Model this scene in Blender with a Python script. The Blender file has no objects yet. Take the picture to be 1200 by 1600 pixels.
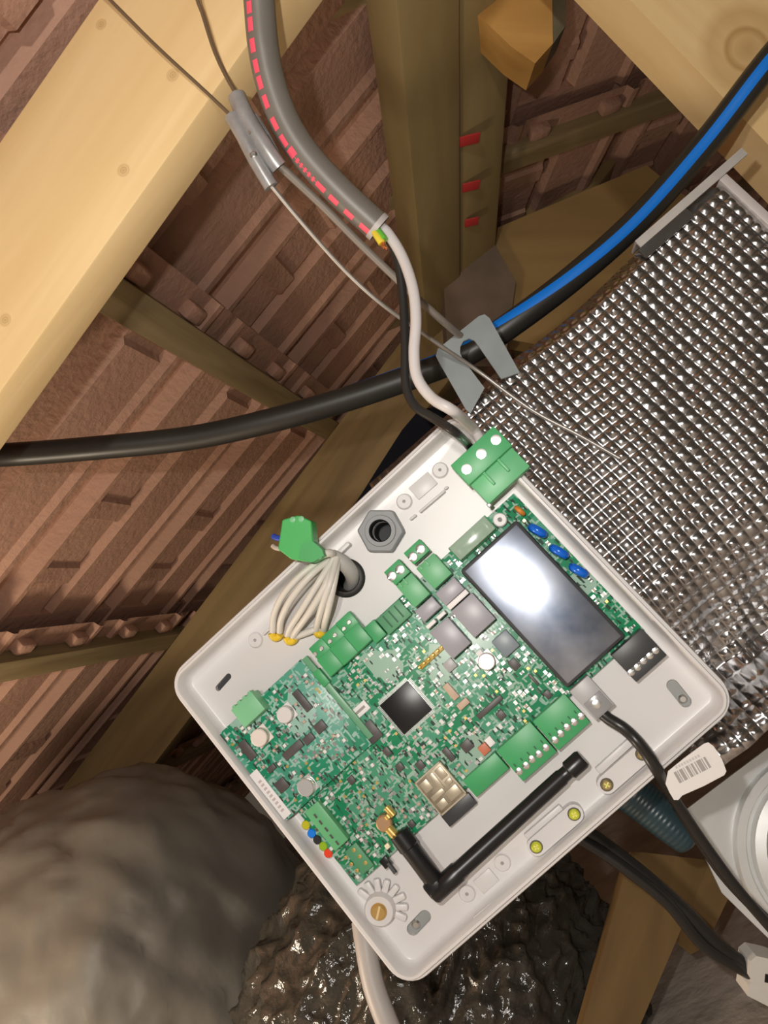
import bpy, bmesh, math, random
import numpy as np
from mathutils import Matrix, Vector

random.seed(7); rng = np.random.default_rng(7)
scene = bpy.context.scene
COL = scene.collection

# ------------------------------------------------------------------ camera
# view frame used for measuring: x right, y down, z forward (metres), f = 1200 px in a 1200 x 1600 frame
FPX = 1200.0
G = Vector((0.483, 0.859, -0.177)).normalized()      # gravity seen from the camera (the phone was held rolled)
UPW = -G
fw = Vector((0, 0, 1))
ay = (fw - UPW * fw.dot(UPW)).normalized()           # world +Y = horizontal forward
ax = ay.cross(UPW).normalized()                      # world +X
CAMH = 0.95
R3 = Matrix((ax, ay, UPW))                           # view vector -> world vector
def w_vec(v): return R3 @ Vector(v)
def w_pt(p): return R3 @ Vector(p) + Vector((0, 0, CAMH))
V2W = Matrix.Translation((0, 0, CAMH)) @ R3.to_4x4()

cam_data = bpy.data.cameras.new('camera')
cam = bpy.data.objects.new('camera', cam_data); COL.objects.link(cam)
cam_data.sensor_fit = 'HORIZONTAL'; cam_data.sensor_width = 36.0
cam_data.lens = 36.0 * FPX / 1200.0
cam_data.clip_start = 0.01
cam.matrix_world = V2W @ Matrix(((1,0,0,0),(0,-1,0,0),(0,0,-1,0),(0,0,0,1)))
scene.camera = cam

# ------------------------------------------------------------------ world, lamps, exposure
world = bpy.data.worlds.new('attic_gloom'); scene.world = world; world.use_nodes = True
bg = world.node_tree.nodes['Background']
bg.inputs[0].default_value = (0.50, 0.40, 0.30, 1); bg.inputs[1].default_value = 0.14

def lamp(name, pos, watts, color, radius):
    l = bpy.data.lights.new(name, 'POINT'); l.energy = watts; l.color = color; l.shadow_soft_size = radius
    o = bpy.data.objects.new(name, l); COL.objects.link(o); o.location = w_pt(pos); return o
lamp('phone_torch', (-0.045, -0.040, 0.0), 4.7, (1.0, 0.95, 0.90), 0.005)
lamp('fill_lamp', (-0.24, -0.19, -0.75), 17.0, (1.0, 0.93, 0.84), 0.03)  # unseen fill added behind the camera to brighten the whole view
lamp('attic_work_lamp', (-0.55, 0.55, 0.42), 9.5, (1.0, 0.84, 0.64), 0.06)
vs = scene.view_settings
vs.view_transform = 'Standard'; vs.look = 'None'; vs.gamma = 1.0; vs.use_curve_mapping = False
vs.exposure = 0.0

# ------------------------------------------------------------------ measuring helpers
def ray(px, py): return Vector(((px - 600) / FPX, (py - 800) / FPX, 1.0))
def P(px, py, z): return ray(px, py) * z                      # view-frame point
def on_plane(px, py, n, c):
    r = ray(px, py); return r * (c / r.dot(n))

# ------------------------------------------------------------------ materials
MATS = {}
def nodes_of(m): return m.node_tree.nodes, m.node_tree.links
def mat(name, col, rough=0.5, metal=0.0, var=0.0, vscale=40, bump=0.0, bscale=80, coat=0.0, trans=0.0, col2=None, rnd=0.0, rvar=0.0, spec=None):
    if name in MATS: return MATS[name]
    m = bpy.data.materials.new(name); m.use_nodes = True
    N, L = nodes_of(m); b = N['Principled BSDF']
    b.inputs['Roughness'].default_value = rough; b.inputs['Metallic'].default_value = metal
    if spec is not None: b.inputs['Specular IOR Level'].default_value = spec
    if coat: b.inputs['Coat Weight'].default_value = coat; b.inputs['Coat Roughness'].default_value = 0.12
    if trans: b.inputs['Transmission Weight'].default_value = trans
    tc = N.new('ShaderNodeTexCoord')
    no = N.new('ShaderNodeTexNoise'); no.inputs['Scale'].default_value = vscale; no.inputs['Detail'].default_value = 4
    L.new(tc.outputs['Object'], no.inputs['Vector'])
    mx = N.new('ShaderNodeMix'); mx.data_type = 'RGBA'
    c2 = col2 if col2 else tuple(min(1, c * (1 - 0.6)) for c in col)
    mx.inputs[6].default_value = (*col, 1); mx.inputs[7].default_value = (*c2, 1)
    mr = N.new('ShaderNodeMapRange'); mr.inputs[1].default_value = 0.35; mr.inputs[2].default_value = 0.7
    mr.inputs[3].default_value = 0; mr.inputs[4].default_value = var
    L.new(no.outputs['Fac'], mr.inputs[0]); L.new(mr.outputs[0], mx.inputs[0])
    out = mx.outputs[2]
    if rnd:
        oi = N.new('ShaderNodeObjectInfo'); hs = N.new('ShaderNodeHueSaturation')
        m2 = N.new('ShaderNodeMapRange'); m2.inputs[3].default_value = 1 - rnd; m2.inputs[4].default_value = 1 + rnd
        L.new(oi.outputs['Random'], m2.inputs[0]); L.new(m2.outputs[0], hs.inputs['Value']); L.new(out, hs.inputs['Color']); out = hs.outputs[0]
    L.new(out, b.inputs['Base Color'])
    if rvar:
        m3 = N.new('ShaderNodeMapRange'); m3.inputs[3].default_value = max(0.02, rough - rvar); m3.inputs[4].default_value = rough + rvar
        L.new(no.outputs['Fac'], m3.inputs[0]); L.new(m3.outputs[0], b.inputs['Roughness'])
    if bump:
        n2 = N.new('ShaderNodeTexNoise'); n2.inputs['Scale'].default_value = bscale; n2.inputs['Detail'].default_value = 5
        L.new(tc.outputs['Object'], n2.inputs['Vector'])
        bp = N.new('ShaderNodeBump'); bp.inputs['Strength'].default_value = bump; bp.inputs['Distance'].default_value = 0.01
        L.new(n2.outputs['Fac'], bp.inputs['Height']); L.new(bp.outputs[0], b.inputs['Normal'])
    MATS[name] = m; return m

def wood(name, light, dark, grain=26, knots=(), rough=0.65, amount=0.8):
    m = bpy.data.materials.new(name); m.use_nodes = True
    N, L = nodes_of(m); b = N['Principled BSDF']; b.inputs['Roughness'].default_value = rough
    b.inputs['Specular IOR Level'].default_value = 0.3
    tc = N.new('ShaderNodeTexCoord'); mp = N.new('ShaderNodeMapping'); mp.inputs['Scale'].default_value = (1.6, grain, grain)
    L.new(tc.outputs['Object'], mp.inputs['Vector'])
    no = N.new('ShaderNodeTexNoise'); no.inputs['Scale'].default_value = 2.2; no.inputs['Detail'].default_value = 6; no.inputs['Distortion'].default_value = 0.6
    L.new(mp.outputs[0], no.inputs['Vector'])
    cr = N.new('ShaderNodeValToRGB'); cr.color_ramp.elements[0].position = 0.35; cr.color_ramp.elements[1].position = 0.72
    cr.color_ramp.elements[0].color = (*light, 1)
    d = tuple(light[i] * (1 - amount) + dark[i] * amount for i in range(3)); cr.color_ramp.elements[1].color = (*d, 1)
    L.new(no.outputs['Fac'], cr.inputs[0]); out = cr.outputs[0]
    for (kp, kr, kc) in knots:
        ds = N.new('ShaderNodeVectorMath'); ds.operation = 'DISTANCE'; ds.inputs[1].default_value = kp
        L.new(tc.outputs['Object'], ds.inputs[0])
        m1 = N.new('ShaderNodeMath'); m1.operation = 'MULTIPLY'; m1.inputs[1].default_value = 1 / kr
        L.new(ds.outputs['Value'], m1.inputs[0])
        k2 = N.new('ShaderNodeValToRGB'); e = k2.color_ramp.elements
        e[0].position = 0.0; e[0].color = (0.75, 0.75, 0.75, 1); e[1].position = 1.0; e[1].color = (0, 0, 0, 1)
        for p, v in ((0.3, 0.35), (0.42, 0.8), (0.5, 0.25), (0.75, 0.4)):
            q = e.new(p); q.color = (v, v, v, 1)
        L.new(m1.outputs[0], k2.inputs[0])
        mx = N.new('ShaderNodeMix'); mx.data_type = 'RGBA'; L.new(k2.outputs[0], mx.inputs[0]); L.new(out, mx.inputs[6]); mx.inputs[7].default_value = (*kc, 1)
        out = mx.outputs[2]
    L.new(out, b.inputs['Base Color'])
    bp = N.new('ShaderNodeBump'); bp.inputs['Strength'].default_value = 0.15; bp.inputs['Distance'].default_value = 0.004
    L.new(no.outputs['Fac'], bp.inputs['Height']); L.new(bp.outputs[0], b.inputs['Normal'])
    return m

def pcb_mat(name, dark, light, silk, scale):
    m = bpy.data.materials.new(name); m.use_nodes = True
    N, L = nodes_of(m); b = N['Principled BSDF']; b.inputs['Roughness'].default_value = 0.35
    tc = N.new('ShaderNodeTexCoord')
    def cells(sc, rndm, stretch):
        mp = N.new('ShaderNodeMapping'); mp.inputs['Scale'].default_value = stretch; L.new(tc.outputs['Object'], mp.inputs['Vector'])
        v = N.new('ShaderNodeTexVoronoi'); v.voronoi_dimensions = '2D'; v.distance = 'CHEBYCHEV'; v.inputs['Scale'].default_value = sc; v.inputs['Randomness'].default_value = rndm
        L.new(mp.outputs[0], v.inputs['Vector']); sp = N.new('ShaderNodeSeparateColor'); L.new(v.outputs['Color'], sp.inputs[0]); return sp
    def step(sock, a, b_):
        r = N.new('ShaderNodeMapRange'); r.inputs[1].default_value = a; r.inputs[2].default_value = b_; L.new(sock, r.inputs[0]); return r.outputs[0]
    def mixc(fac, a, b_):
        x = N.new('ShaderNodeMix'); x.data_type = 'RGBA'; L.new(fac, x.inputs[0])
        for k, c in ((6, a), (7, b_)):
            if isinstance(c, tuple): x.inputs[k].default_value = (*c, 1)
            else: L.new(c, x.inputs[k])
        return x.outputs[2]
    big = cells(scale*.45, 0.9, (1, 1, 1)); sx = cells(scale*2.6, 0.7, (1, 2.8, 1)); sy = cells(scale*2.6, 0.7, (2.8, 1, 1))
    c = mixc(step(big.outputs[0], .45, .5), dark, light)
    c = mixc(step(sx.outputs[0], .80, .82), c, silk)
    c = mixc(step(sy.outputs[1], .82, .84), c, silk)
    c = mixc(step(big.outputs[2], .91, .93), c, silk)
    c = mixc(step(sy.outputs[2], .90, .92), c, (0.03, 0.06, 0.045))
    L.new(c, b.inputs['Base Color']); return m

# ------------------------------------------------------------------ mesh builder
class MB:
    def __init__(s): s.v = []; s.f = []; s.m = []
    def add(s, V, F, mi=0):
        o = len(s.v); s.v += [Vector(p) for p in V]; s.f += [tuple(i + o for i in q) for q in F]; s.m += [mi] * len(F); return s
    def box(s, c, size, bevel=0.0, mi=0, rot=None, seg=2):
        bm = bmesh.new(); bmesh.ops.create_cube(bm, size=1.0)
        bmesh.ops.scale(bm, vec=Vector(size), verts=bm.verts)
        if bevel: bmesh.ops.bevel(bm, geom=list(bm.edges), offset=min(bevel, min(size) * 0.45), segments=seg, affect='EDGES', profile=0.5)
        bm.verts.index_update(); c = Vector(c)
        V = [(rot @ v.co if rot else v.co) + c for v in bm.verts]; F = [[v.index for v in f.verts] for f in bm.faces]; bm.free()
        return s.add(V, F, mi)
    def rect(s, x0, x1, y0, y1, z0, z1, bevel=0.0, mi=0):
        return s.box(((x0+x1)/2, (y0+y1)/2, (z0+z1)/2), (abs(x1-x0), abs(y1-y0), abs(z1-z0)), bevel, mi)
    def lathe(s, prof, n=24, o=(0,0,0), axis=(0,0,1), mi=0, close=True, xdir=None):
        a = Vector(axis).normalized(); u = Vector(xdir) if xdir else a.orthogonal(); u = (u - a*u.dot(a)).normalized(); w = a.cross(u); o = Vector(o); V = []; F = []
        for (r, h) in prof:
            for k in range(n):
                t = 2*math.pi*k/n; V.append(o + a*h + (u*math.cos(t) + w*math.sin(t))*r)
        for i in range(len(prof)-1):
            for k in range(n):
                k2 = (k+1) % n; F.append((i*n+k, i*n+k2, (i+1)*n+k2, (i+1)*n+k))
        if close: F.append(tuple(range(n))[::-1]); F.append(tuple((len(prof)-1)*n + k for k in range(n)))
        return s.add(V, F, mi)
    def prism(s, poly, z0, z1, mi=0):
        n = len(poly); V = [(x, y, z0) for x, y in poly] + [(x, y, z1) for x, y in poly]
        ar = sum(poly[i][0]*poly[(i+1)%n][1] - poly[(i+1)%n][0]*poly[i][1] for i in range(n))
        idx = list(range(n)) if ar > 0 else list(range(n))[::-1]
        F = [tuple(idx[::-1]), tuple(i+n for i in idx)]
        for k in range(n): a, b = idx[k], idx[(k+1) % n]; F.append((a, b, b+n, a+n))
        return s.add(V, F, mi)
    def tube(s, fr, r, n=12, cap=True, mi=0):
        V = []; F = []
        for i, (p, t, a, b) in enumerate(fr):
            rr = r[i] if isinstance(r, (list, tuple)) else r
            for k in range(n):
                q = 2*math.pi*k/n; V.append(p + (a*math.cos(q) + b*math.sin(q))*rr)
        for i in range(len(fr)-1):
            for k in range(n):
                k2 = (k+1) % n; F.append((i*n+k, i*n+k2, (i+1)*n+k2, (i+1)*n+k))
        if cap: F.append(tuple(range(n))[::-1]); F.append(tuple((len(fr)-1)*n+k for k in range(n)))
        return s.add(V, F, mi)
    def patch(s, fr, r, i0, i1, a0, a1, na=5, mi=0):
        """raised patch on a tube: frames i0..i1, angles a0..a1 (callable or number)"""
        V = []; F = []; n = na + 1
        for i in range(i0, i1 + 1):
            p, t, a, b = fr[i]; lo = a0(i) if callable(a0) else a0; hi = a1(i) if callable(a1) else a1
            for k in range(n):
                q = lo + (hi-lo)*k/na; V.append(p + (a*math.cos(q) + b*math.sin(q))*r)
        for i in range(i1-i0):
            for k in range(na): F.append((i*n+k, (i+1)*n+k, (i+1)*n+k+1, i*n+k+1))
        return s.add(V, F, mi)
    def map(s, fn): s.v = [fn(p) for p in s.v]; return s

WM = {}
def mesh_of(name, mb, mats, smooth=30):
    me = bpy.data.meshes.new(name); me.from_pydata([tuple(v) for v in mb.v], [], mb.f)
    for m in (mats if isinstance(mats, (list, tuple)) else [mats]): me.materials.append(m)
    me.polygons.foreach_set('material_index', mb.m)
    bm = bmesh.new(); bm.from_mesh(me); bmesh.ops.recalc_face_normals(bm, faces=bm.faces); bm.to_mesh(me); bm.free()
    if smooth:
        me.polygons.foreach_set('use_smooth', [True]*len(me.polygons)); me.set_sharp_from_angle(angle=math.radians(smooth))
    me.update(); return me
def link(name, me, M, parent=None):
    o = bpy.data.objects.new(name, me); COL.objects.link(o)
    if parent: o.parent = parent; o.matrix_basis = WM[parent.name].inverted() @ M
    else: o.matrix_basis = M
    WM[o.name] = M; return o
def obj(name, mb, mats, M=None, parent=None, smooth=30):
    """mb in the frame M (world matrix); origin is moved to the middle of the mesh"""
    M = M or Matrix.Identity(4)
    lo = Vector([min(v[i] for v in mb.v) for i in range(3)]); hi = Vector([max(v[i] for v in mb.v) for i in range(3)]); c = (lo+hi)/2
    mb.v = [v - c for v in mb.v]
    return link(name, mesh_of(name, mb, mats, smooth), M @ Matrix.Translation(c), parent)
def tag(o, label=None, cat=None, group=None, kind=None):
    if label: o['label'] = label
    if cat: o['category'] = cat
    if group: o['group'] = group
    if kind: o['kind'] = kind
    return o
def thing(name, label, cat, M, group=None):
    return tag(link(name, None, M), label, cat, group)
def at(p): return Matrix.Translation(w_pt(p))
def frame(o, x, y):
    """world matrix of a frame given in view coordinates"""
    x = Vector(x).normalized(); z = x.cross(Vector(y)).normalized(); y = z.cross(x)
    M = Matrix(((x.x, y.x, z.x, o[0]), (x.y, y.y, z.y, o[1]), (x.z, y.z, z.z, o[2]), (0, 0, 0, 1)))
    return V2W @ M

def path(pts, step=0.006):
    """catmull-rom through view points -> frames (p, t, toward camera, side) in the view frame"""
    pts = [Vector(p) for p in pts]; q = [pts[0]*2 - pts[1]] + pts + [pts[-1]*2 - pts[-2]]; out = []
    for i in range(1, len(q)-2):
        a, b, c, d = q[i-1], q[i], q[i+1], q[i+2]; n = max(2, int((c-b).length/step))
        for k in range(n):
            t = k/n; out.append(0.5*((2*b) + (c-a)*t + (2*a-5*b+4*c-d)*t*t + (3*b-a-3*c+d)*t**3))
    out.append(pts[-1]); return frames(out)
def frames(pp, toward=None):
    fr = []
    for i, p in enumerate(pp):
        t = (pp[min(i+1, len(pp)-1)] - pp[max(i-1, 0)]).normalized()
        a = toward if toward else -p
        a = (a - t*a.dot(t)).normalized(); fr.append((p, t, a, t.cross(a)))
    return fr
def cable(name, pts, r, m, parent=None, step=0.006, n=12):
    fr = path(pts, step); mb = MB().tube(fr, r, n); mb.map(w_pt); return obj(name, mb, m, None, parent, smooth=50)
def nearest(fr, px, py):
    def pr(p): return Vector((600 + FPX*p.x/p.z, 800 + FPX*p.y/p.z))
    return min(range(len(fr)), key=lambda i: (pr(fr[i][0]) - Vector((px, py))).length)

# ================================================================== STRUCTURE
# --- roof slope A : battens recede from the camera, tile ribs run up to the right
bA = Vector((0.221, 0.075, 0.972)).normalized()
rA = Vector((0.61, -0.79, -0.077)); rA = (rA - bA*rA.dot(bA)).normalized()
nA = bA.cross(rA).normalized()                         # into the attic
Z1 = 0.467
Q1 = P(0, 220, Z1); cTop = nA.dot(Q1)
Q2 = on_plane(0, 613, bA, bA.dot(Q1)); raft_depth = nA.dot(Q2 - Q1)
cTile = cTop - 0.020

M_tile = mat('terracotta', (0.58, 0.345, 0.25), 0.75, var=0.5, vscale=9, col2=(0.42, 0.245, 0.175), rnd=0.16, bump=0.25, bscale=120, spec=0.25)
M_batten = wood('weathered_batten', (0.33, 0.25, 0.13), (0.18, 0.13, 0.06))
def tile_mesh(w, ln, rows=None):
    def hx(x):
        for a, b, h in ((0,.02,-.012),(.02,.034,.007),(.034,.10,0),(.10,.114,-.012),(.114,.186,.004),(.186,.200,.011),(.200,.222,-.006),(.222,w+.02,-.014)):
            if a <= x < b: return h
        return -.014
    xs = []
    for e in (.02,.034,.10,.114,.186,.200,.222): xs += [e-.003, e+.003]
    xs = [0.0] + xs + [w + 0.012]
    ys = [0, .03, .033, .10, .104, .128, .132, .20, .204, .23, .234, ln-.085, ln-.08, ln-.04, ln-.036, ln]
    def h(x, y, i):
        z = hx(x)
        if .034 < x < .10 and (.10 < y < .13 or .2 < y < .232): z += .005
        if .114 < x < .186 and (y < .032 or y > ln-.082): z -= .006
        if y > ln-.038: z = max(z, .002) + .002
        return z
    V = []; F = []; nx = len(xs)
    for y in ys:
        for i, x in enumerate(xs): V.append((x, y, h(x + (.0001 if i % 2 else -.0001), y, i)))
    for j in range(len(ys)-1):
        for i in range(nx-1): a = j*nx+i; F.append((a, a+1, a+nx+1, a+nx))
    mb = MB().add(V, F)
    mb.rect(0, w+.01, 0, ln, -.032, -.018)
    for x0 in (.045, .150): mb.rect(x0, x0+.028, ln-.032, ln-.014, 0, .017, .004)
    return mesh_of('roof_tile', mb, M_tile, 25)
def roof(name, label, O, b, r, n, gauge, i0, i1, j0, j1, keep=lambda p: True, battens=True, w=0.23):
    e = link(name, None, at(O)); tag(e, label, None, kind='structure'); e['kind'] = 'structure'
    ln = gauge + 0.05; me = tile_mesh(w, ln); tilt = 0.022/gauge
    r2 = (r + n*tilt).normalized()
    for j in range(j0, j1):
        for i in range(i0, i1):
            o = O + b*(w*i) + r*(gauge*(j) - ln + 0.046) - n*0.026
            mid = o + b*(w/2) + r*(ln/2)
            if not keep(mid): continue
            link('roof_tile', me, frame(o, b, r2), e)
        if battens:
            c = O + r*(gauge*j - 0.005) + b*(w*(i0+i1)/2)
            if mid_ok(c, n):
                obj('batten', MB().box((0,0,0), (w*(i1-i0), 0.034, 0.019), 0.001), M_batten, frame(c + n*0.0095, b, r), e)
    return e
def mid_ok(c, n): return True
O_A = on_plane(320, 540, nA, cTile)
def u_at(px, py, n, c, O, r): return r.dot(on_plane(px, py, n, c) - O)
gA = -u_at(150, 1005, nA, cTile, O_A, rA)
iA0 = int(math.floor(-0.62/0.23))
def inside_A(p):
    return p.z > 0.05 and (600 + FPX*p.x/p.z) < 760 + 0*p.y
roof_A = roof('ceiling', 'underside of the terracotta tiled roof slope behind the light rafter', O_A, bA, rA, nA, gA, -3, 11, -3, 3, inside_A)

# --- roof slope B behind the hip timber, to the right
H1 = on_plane(645, 0, nA, cTile); H2 = on_plane(672, 390, nA, cTile)
dH = (H2-H1).normalized()
bB = Vector((0.92, -0.39, 0.15)).normalized(); nB = bB.cross(dH).normalized()
if nB.z > 0: nB = -nB
rB = nB.cross(bB).normalized()
if rB.z > 0: rB = -rB
if bB.cross(rB).dot(nB) < 0: bBx = -bB
else: bBx = bB
cB = nB.dot(H1)
O_B = on_plane(770, 240, nB, cB)
def inside_B(p): return p.z > 0.3 and (600 + FPX*p.x/p.z) > 700
iB = (-1, 8) if bBx.dot(bB) > 0 else (-8, 1)
roof_B = roof('ceiling', 'dark terracotta roof slope behind the hip timber, upper middle', O_B, bBx, rB, nB, 0.30, iB[0], iB[1], -1, 4, inside_B)

# --- floor of the attic (dusty grey), far below to the lower right
M_floor = mat('dusty_floor', (0.58, 0.51, 0.44), 0.9, var=0.9, vscale=14, col2=(0.33, 0.285, 0.24), bump=0.4, bscale=40)
HF = 0.42
floor = obj('floor', MB().box((0.6, 1.2, CAMH-HF-0.02), (4.0, 4.6, 0.04)), M_floor); tag(floor, 'dusty grey attic floor seen at the lower right', kind='structure')

# --- rafters
M_pine = None
M_pine_r = wood('yellow_pine', (0.80, 0.55, 0.25), (0.62, 0.38, 0.13), grain=14, amount=0.6)
M_shade_wood = wood('shaded_brown_timber', (0.30, 0.205, 0.09), (0.17, 0.115, 0.05), grain=16)  # the far rafter's shade is put into this darker timber colour
def rafter(name, label, side_pt, length, off, m, width):
    # frame: x along the rafter, y into the attic, z = back along the battens
    c = side_pt + nA*(raft_depth/2) + bA*(width/2) + rA*off
    M = frame(c, rA, nA)
    if m is None:
        kn_ = [(tuple(M.inverted() @ w_pt(on_plane(x, y, bA, bA.dot(Q1)))), r_, (0.45, 0.28, 0.10)) for x, y, r_ in ((193,266,.0045), (158,38,.004), (270,117,.0045), (8,500,.0045))]
        m = wood('light_pine', (0.87, 0.65, 0.345), (0.70, 0.48, 0.21), grain=18, amount=0.55, knots=kn_)
    return tag(obj(name, MB().box((0,0,0), (length, raft_depth, width), 0.0015), m, M), label, 'timber beam')
rafter('rafter', 'light pine rafter across the upper left corner with small knots', Q1, 1.5, 0.25, M_pine, 0.031)
rafter('rafter', 'dim brown rafter running down to the left behind the white control box', Q1 + bA*0.80, 2.2, 0.0, M_shade_wood, 0.045)

# --- hip timber (two boards), upper middle
M_hip = wood('olive_brown_timber', (0.36, 0.275, 0.125), (0.24, 0.175, 0.08), grain=10)
hip = thing('hip_rafter', 'dark olive-brown hip timber with red lens-ghost marks, rising at the upper middle', 'timber beam', at(H2))
hn = (nA + nB).normalized(); hx = dH; hy = hn.cross(hx).normalized()
hc = (H1 + H2)/2 + hn*0.045
Mh = frame(hc, hx, hn.cross(hx))
zs = 1 if (Mh.to_3x3() @ Vector((0,0,1))).dot(w_vec(hn)) > 0 else -1
obj('board', MB().box((0, 0.034, 0), (1.3, 0.066, 0.05), 0.003), M_hip, Mh, hip)
obj('board', MB().box((0, -0.034, 0.004*zs), (1.3, 0.066, 0.05), 0.003), M_hip, Mh, hip)
M_red = mat('ghost_red', (0.50, 0.035, 0.035), 0.6)
def on_hip(px, py):                                    # point on the room side face of the hip boards
    c = hn.dot(hc) + 0.0305
    return on_plane(px, py, hn, c)
for (x, y, w_, h_) in ((735, 219, 38, 16), (740, 291, 28, 15), (741, 347, 22, 14)):
    p = on_hip(x - 4, y); k = p.z/FPX
    obj('red_ghost', MB().box((0,0,0), (w_*k, h_*k*1.4, 0.0016), 0.0007), M_red, frame(p, (1,-.25,0), dH - hn*0), hip)  # lens ghost of the cable's red dashes, put in as flat marks

# --- short timber end with a rough sawn tip, top
M_orange = wood('orange_hardwood', (0.66, 0.37, 0.11), (0.42, 0.21, 0.05), grain=10)
zb = 0.70
poly = [(690, -60), (716, 2), (752, 28), (800, 74), (836, 99), (866, 66), (884, 40), (886, -60)]
def vpoly(pts, z, thick, name, m, parent=None, tilt=None):
    """plate standing at depth z, outlined in view coordinates, thickness away from the camera"""
    mb = MB(); pp = [P(x, y, z) for x, y in pts]; c = sum(pp, Vector())/len(pp)
    mb.prism([(p.x-c.x, -(p.y-c.y)) for p in pp], 0, -thick)
    return obj(name, mb, m, frame(c, (1,0,0), (0,-1,0)), parent)
blk = thing('timber_offcut', 'orange-brown rough sawn timber end hanging down at the top', 'timber block', at(P(800, 20, zb)))
vpoly([(690,-60),(716,2),(752,28),(800,74),(836,99),(864,68),(862,-60)], zb, 0.045, 'front_board', M_orange, blk)
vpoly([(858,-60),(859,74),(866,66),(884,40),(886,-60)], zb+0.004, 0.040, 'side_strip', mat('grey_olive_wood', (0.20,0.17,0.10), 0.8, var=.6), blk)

# --- yellow pine beam, upper right
zt = 0.585
e0, e1 = P(897, 0, zt+0.045), P(1200, 333, zt+0.045)
f0, f1 = P(985, 0, zt), P(1200, 226, zt)
dT = (f1-f0).normalized()
side = (e0 - f0); side = (side - dT*side.dot(dT))
Wd = side.length; sn = side.normalized(); tn = dT.cross(sn).normalized()
if tn.z > 0: tn = -tn
# beam: the visible narrow face spans f->e ; the wide face rises from f to the upper right
up = Vector((0.72, -0.69, 0.05)); up = (up - dT*up.dot(dT)).normalized()
L2 = 1.3; mid = (f0+f1)/2
pts0 = [mid - dT*L2/2, mid - dT*L2/2 + side, mid - dT*L2/2 + side + up*0.15, mid - dT*L2/2 + up*0.15]
Mt = frame(mid, dT, sn)
Mi = Mt.inverted()
loc = [Mi @ w_pt(p) for p in pts0]
mb = MB(); V = loc + [Vector((v.x + L2, v.y, v.z)) for v in loc]
mb.add(V, [(0,1,2,3),(7,6,5,4),(0,4,5,1),(1,5,6,2),(2,6,7,3),(3,7,4,0)])
kn = Mi @ w_pt(P(1172, 72, zt-0.002))
cM = (Vector([min(v[i] for v in mb.v) for i in range(3)]) + Vector([max(v[i] for v in mb.v) for i in range(3)]))/2
M_pine_k = wood('knotty_pine', (0.95, 0.70, 0.36), (0.78, 0.52, 0.22), grain=12, amount=0.6, knots=[(tuple(kn - cM), 0.040, (0.50, 0.27, 0.09))])
tag(obj('ceiling_beam', mb, M_pine_k, Mt), 'yellow pine beam with a large knot in the upper right corner', 'timber beam')

# --- brown wall plate below roof slope B
M_plate = wood('brown_plate_timber', (0.36, 0.23, 0.09), (0.24, 0.145, 0.05), grain=9)
zp = 1.12
pl = thing('wall_plate', 'smooth brown timber plate behind the blue striped pipe', 'timber beam', at(P(850, 400, zp)))
vpoly([(762,362),(1010,258),(1100,330),(960,560),(740,520),(800,470)], zp, 0.06, 'long_face', M_plate, pl)
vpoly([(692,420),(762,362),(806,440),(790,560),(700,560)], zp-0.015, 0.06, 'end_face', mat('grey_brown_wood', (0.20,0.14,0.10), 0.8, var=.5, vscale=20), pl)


# ================================================================== CONTROL BOX frame
CORN = [(256.8,1063),(634,1555),(1160.4,1097.5),(718.6,633.7)]   # left, bottom, right, top corners of the box
def homog(src, dst):
    A = []
    for (x, y), (u, v) in zip(src, dst): A += [[x,y,1,0,0,0,-u*x,-u*y,-u],[0,0,0,x,y,1,-v*x,-v*y,-v]]
    return np.linalg.svd(np.array(A))[2][-1].reshape(3, 3)
hm = homog([(-1,-1),(-1,1),(1,1),(1,-1)], [((x-600)/FPX, (y-800)/FPX) for x, y in CORN])
hm = hm / hm[2, 2]
a_, b_, t_ = (Vector(hm[:, i]) for i in range(3))
HV = 0.115; sc = HV / b_.length; HU = a_.length * sc
bo = t_ * sc
bu = a_.normalized(); bv = b_.normalized(); bz = -(bu.cross(bv)).normalized(); bY = bz.cross(bu).normalized()
MBOX = frame(bo, bu, bY)                               # x to upper right, y to upper left, z to the viewer
def bl(px, py, h=0.0):
    r = ray(px, py); o = bo + bz*h; p = r * (o.dot(bz) / r.dot(bz)) - bo
    return p.dot(bu), p.dot(bY)
def bview(x, y, z): return bo + bu*x + bY*y + bz*z     # box local -> view frame
def quad(pts, h):
    q = [bl(x, y, h) for x, y in pts]; xs = sorted(p[0] for p in q); ys = sorted(p[1] for p in q)
    return (xs[0]+xs[1])/2, (xs[2]+xs[3])/2, (ys[0]+ys[1])/2, (ys[2]+ys[3])/2

# ================================================================== FOIL WRAPPED UNIT
ZF = -0.042
M_foil = mat('silver_foil', (0.56, 0.555, 0.56), 0.23, 1.0, var=0.25, vscale=60, rvar=0.10)
M_galv = mat('galvanised_steel', (0.80, 0.81, 0.80), 0.42, 0.35, var=0.5, vscale=30, col2=(0.58, 0.60, 0.60), rvar=0.12)
M_body_gap = mat('black_casing_and_gap', (0.006, 0.006, 0.008), 0.9, spec=0.05)
c0 = Vector((*bl(940, 640, ZF), 0))
da = (Vector((*bl(940+123, 640+147, ZF), 0)) - c0); pa = da.length/10; da.normalize()
db = (Vector((*bl(940+133, 640-114, ZF), 0)) - c0); pb = db.length/10; db.normalize()
dq = Vector((-db.y, db.x, 0)); da = dq if dq.dot(da) > 0 else -dq
def fst(px, py): p = Vector((*bl(px, py, ZF), 0)) - c0; return p.dot(db), p.dot(da)     # s up-right, t down-right
s1 = fst(1160, 318)[0]; t0 = (fst(800, 567)[1] + fst(987, 407)[1])/2 - 0.004; t1 = fst(1150, 1125)[1] + 0.012; s0 = fst(655, 735)[0] - 0.03
tb = fst(1080, 860)[1]
ns = int((s1-s0)/pb); nt = int((t1-t0)/pa) + 1; K = 8
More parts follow.
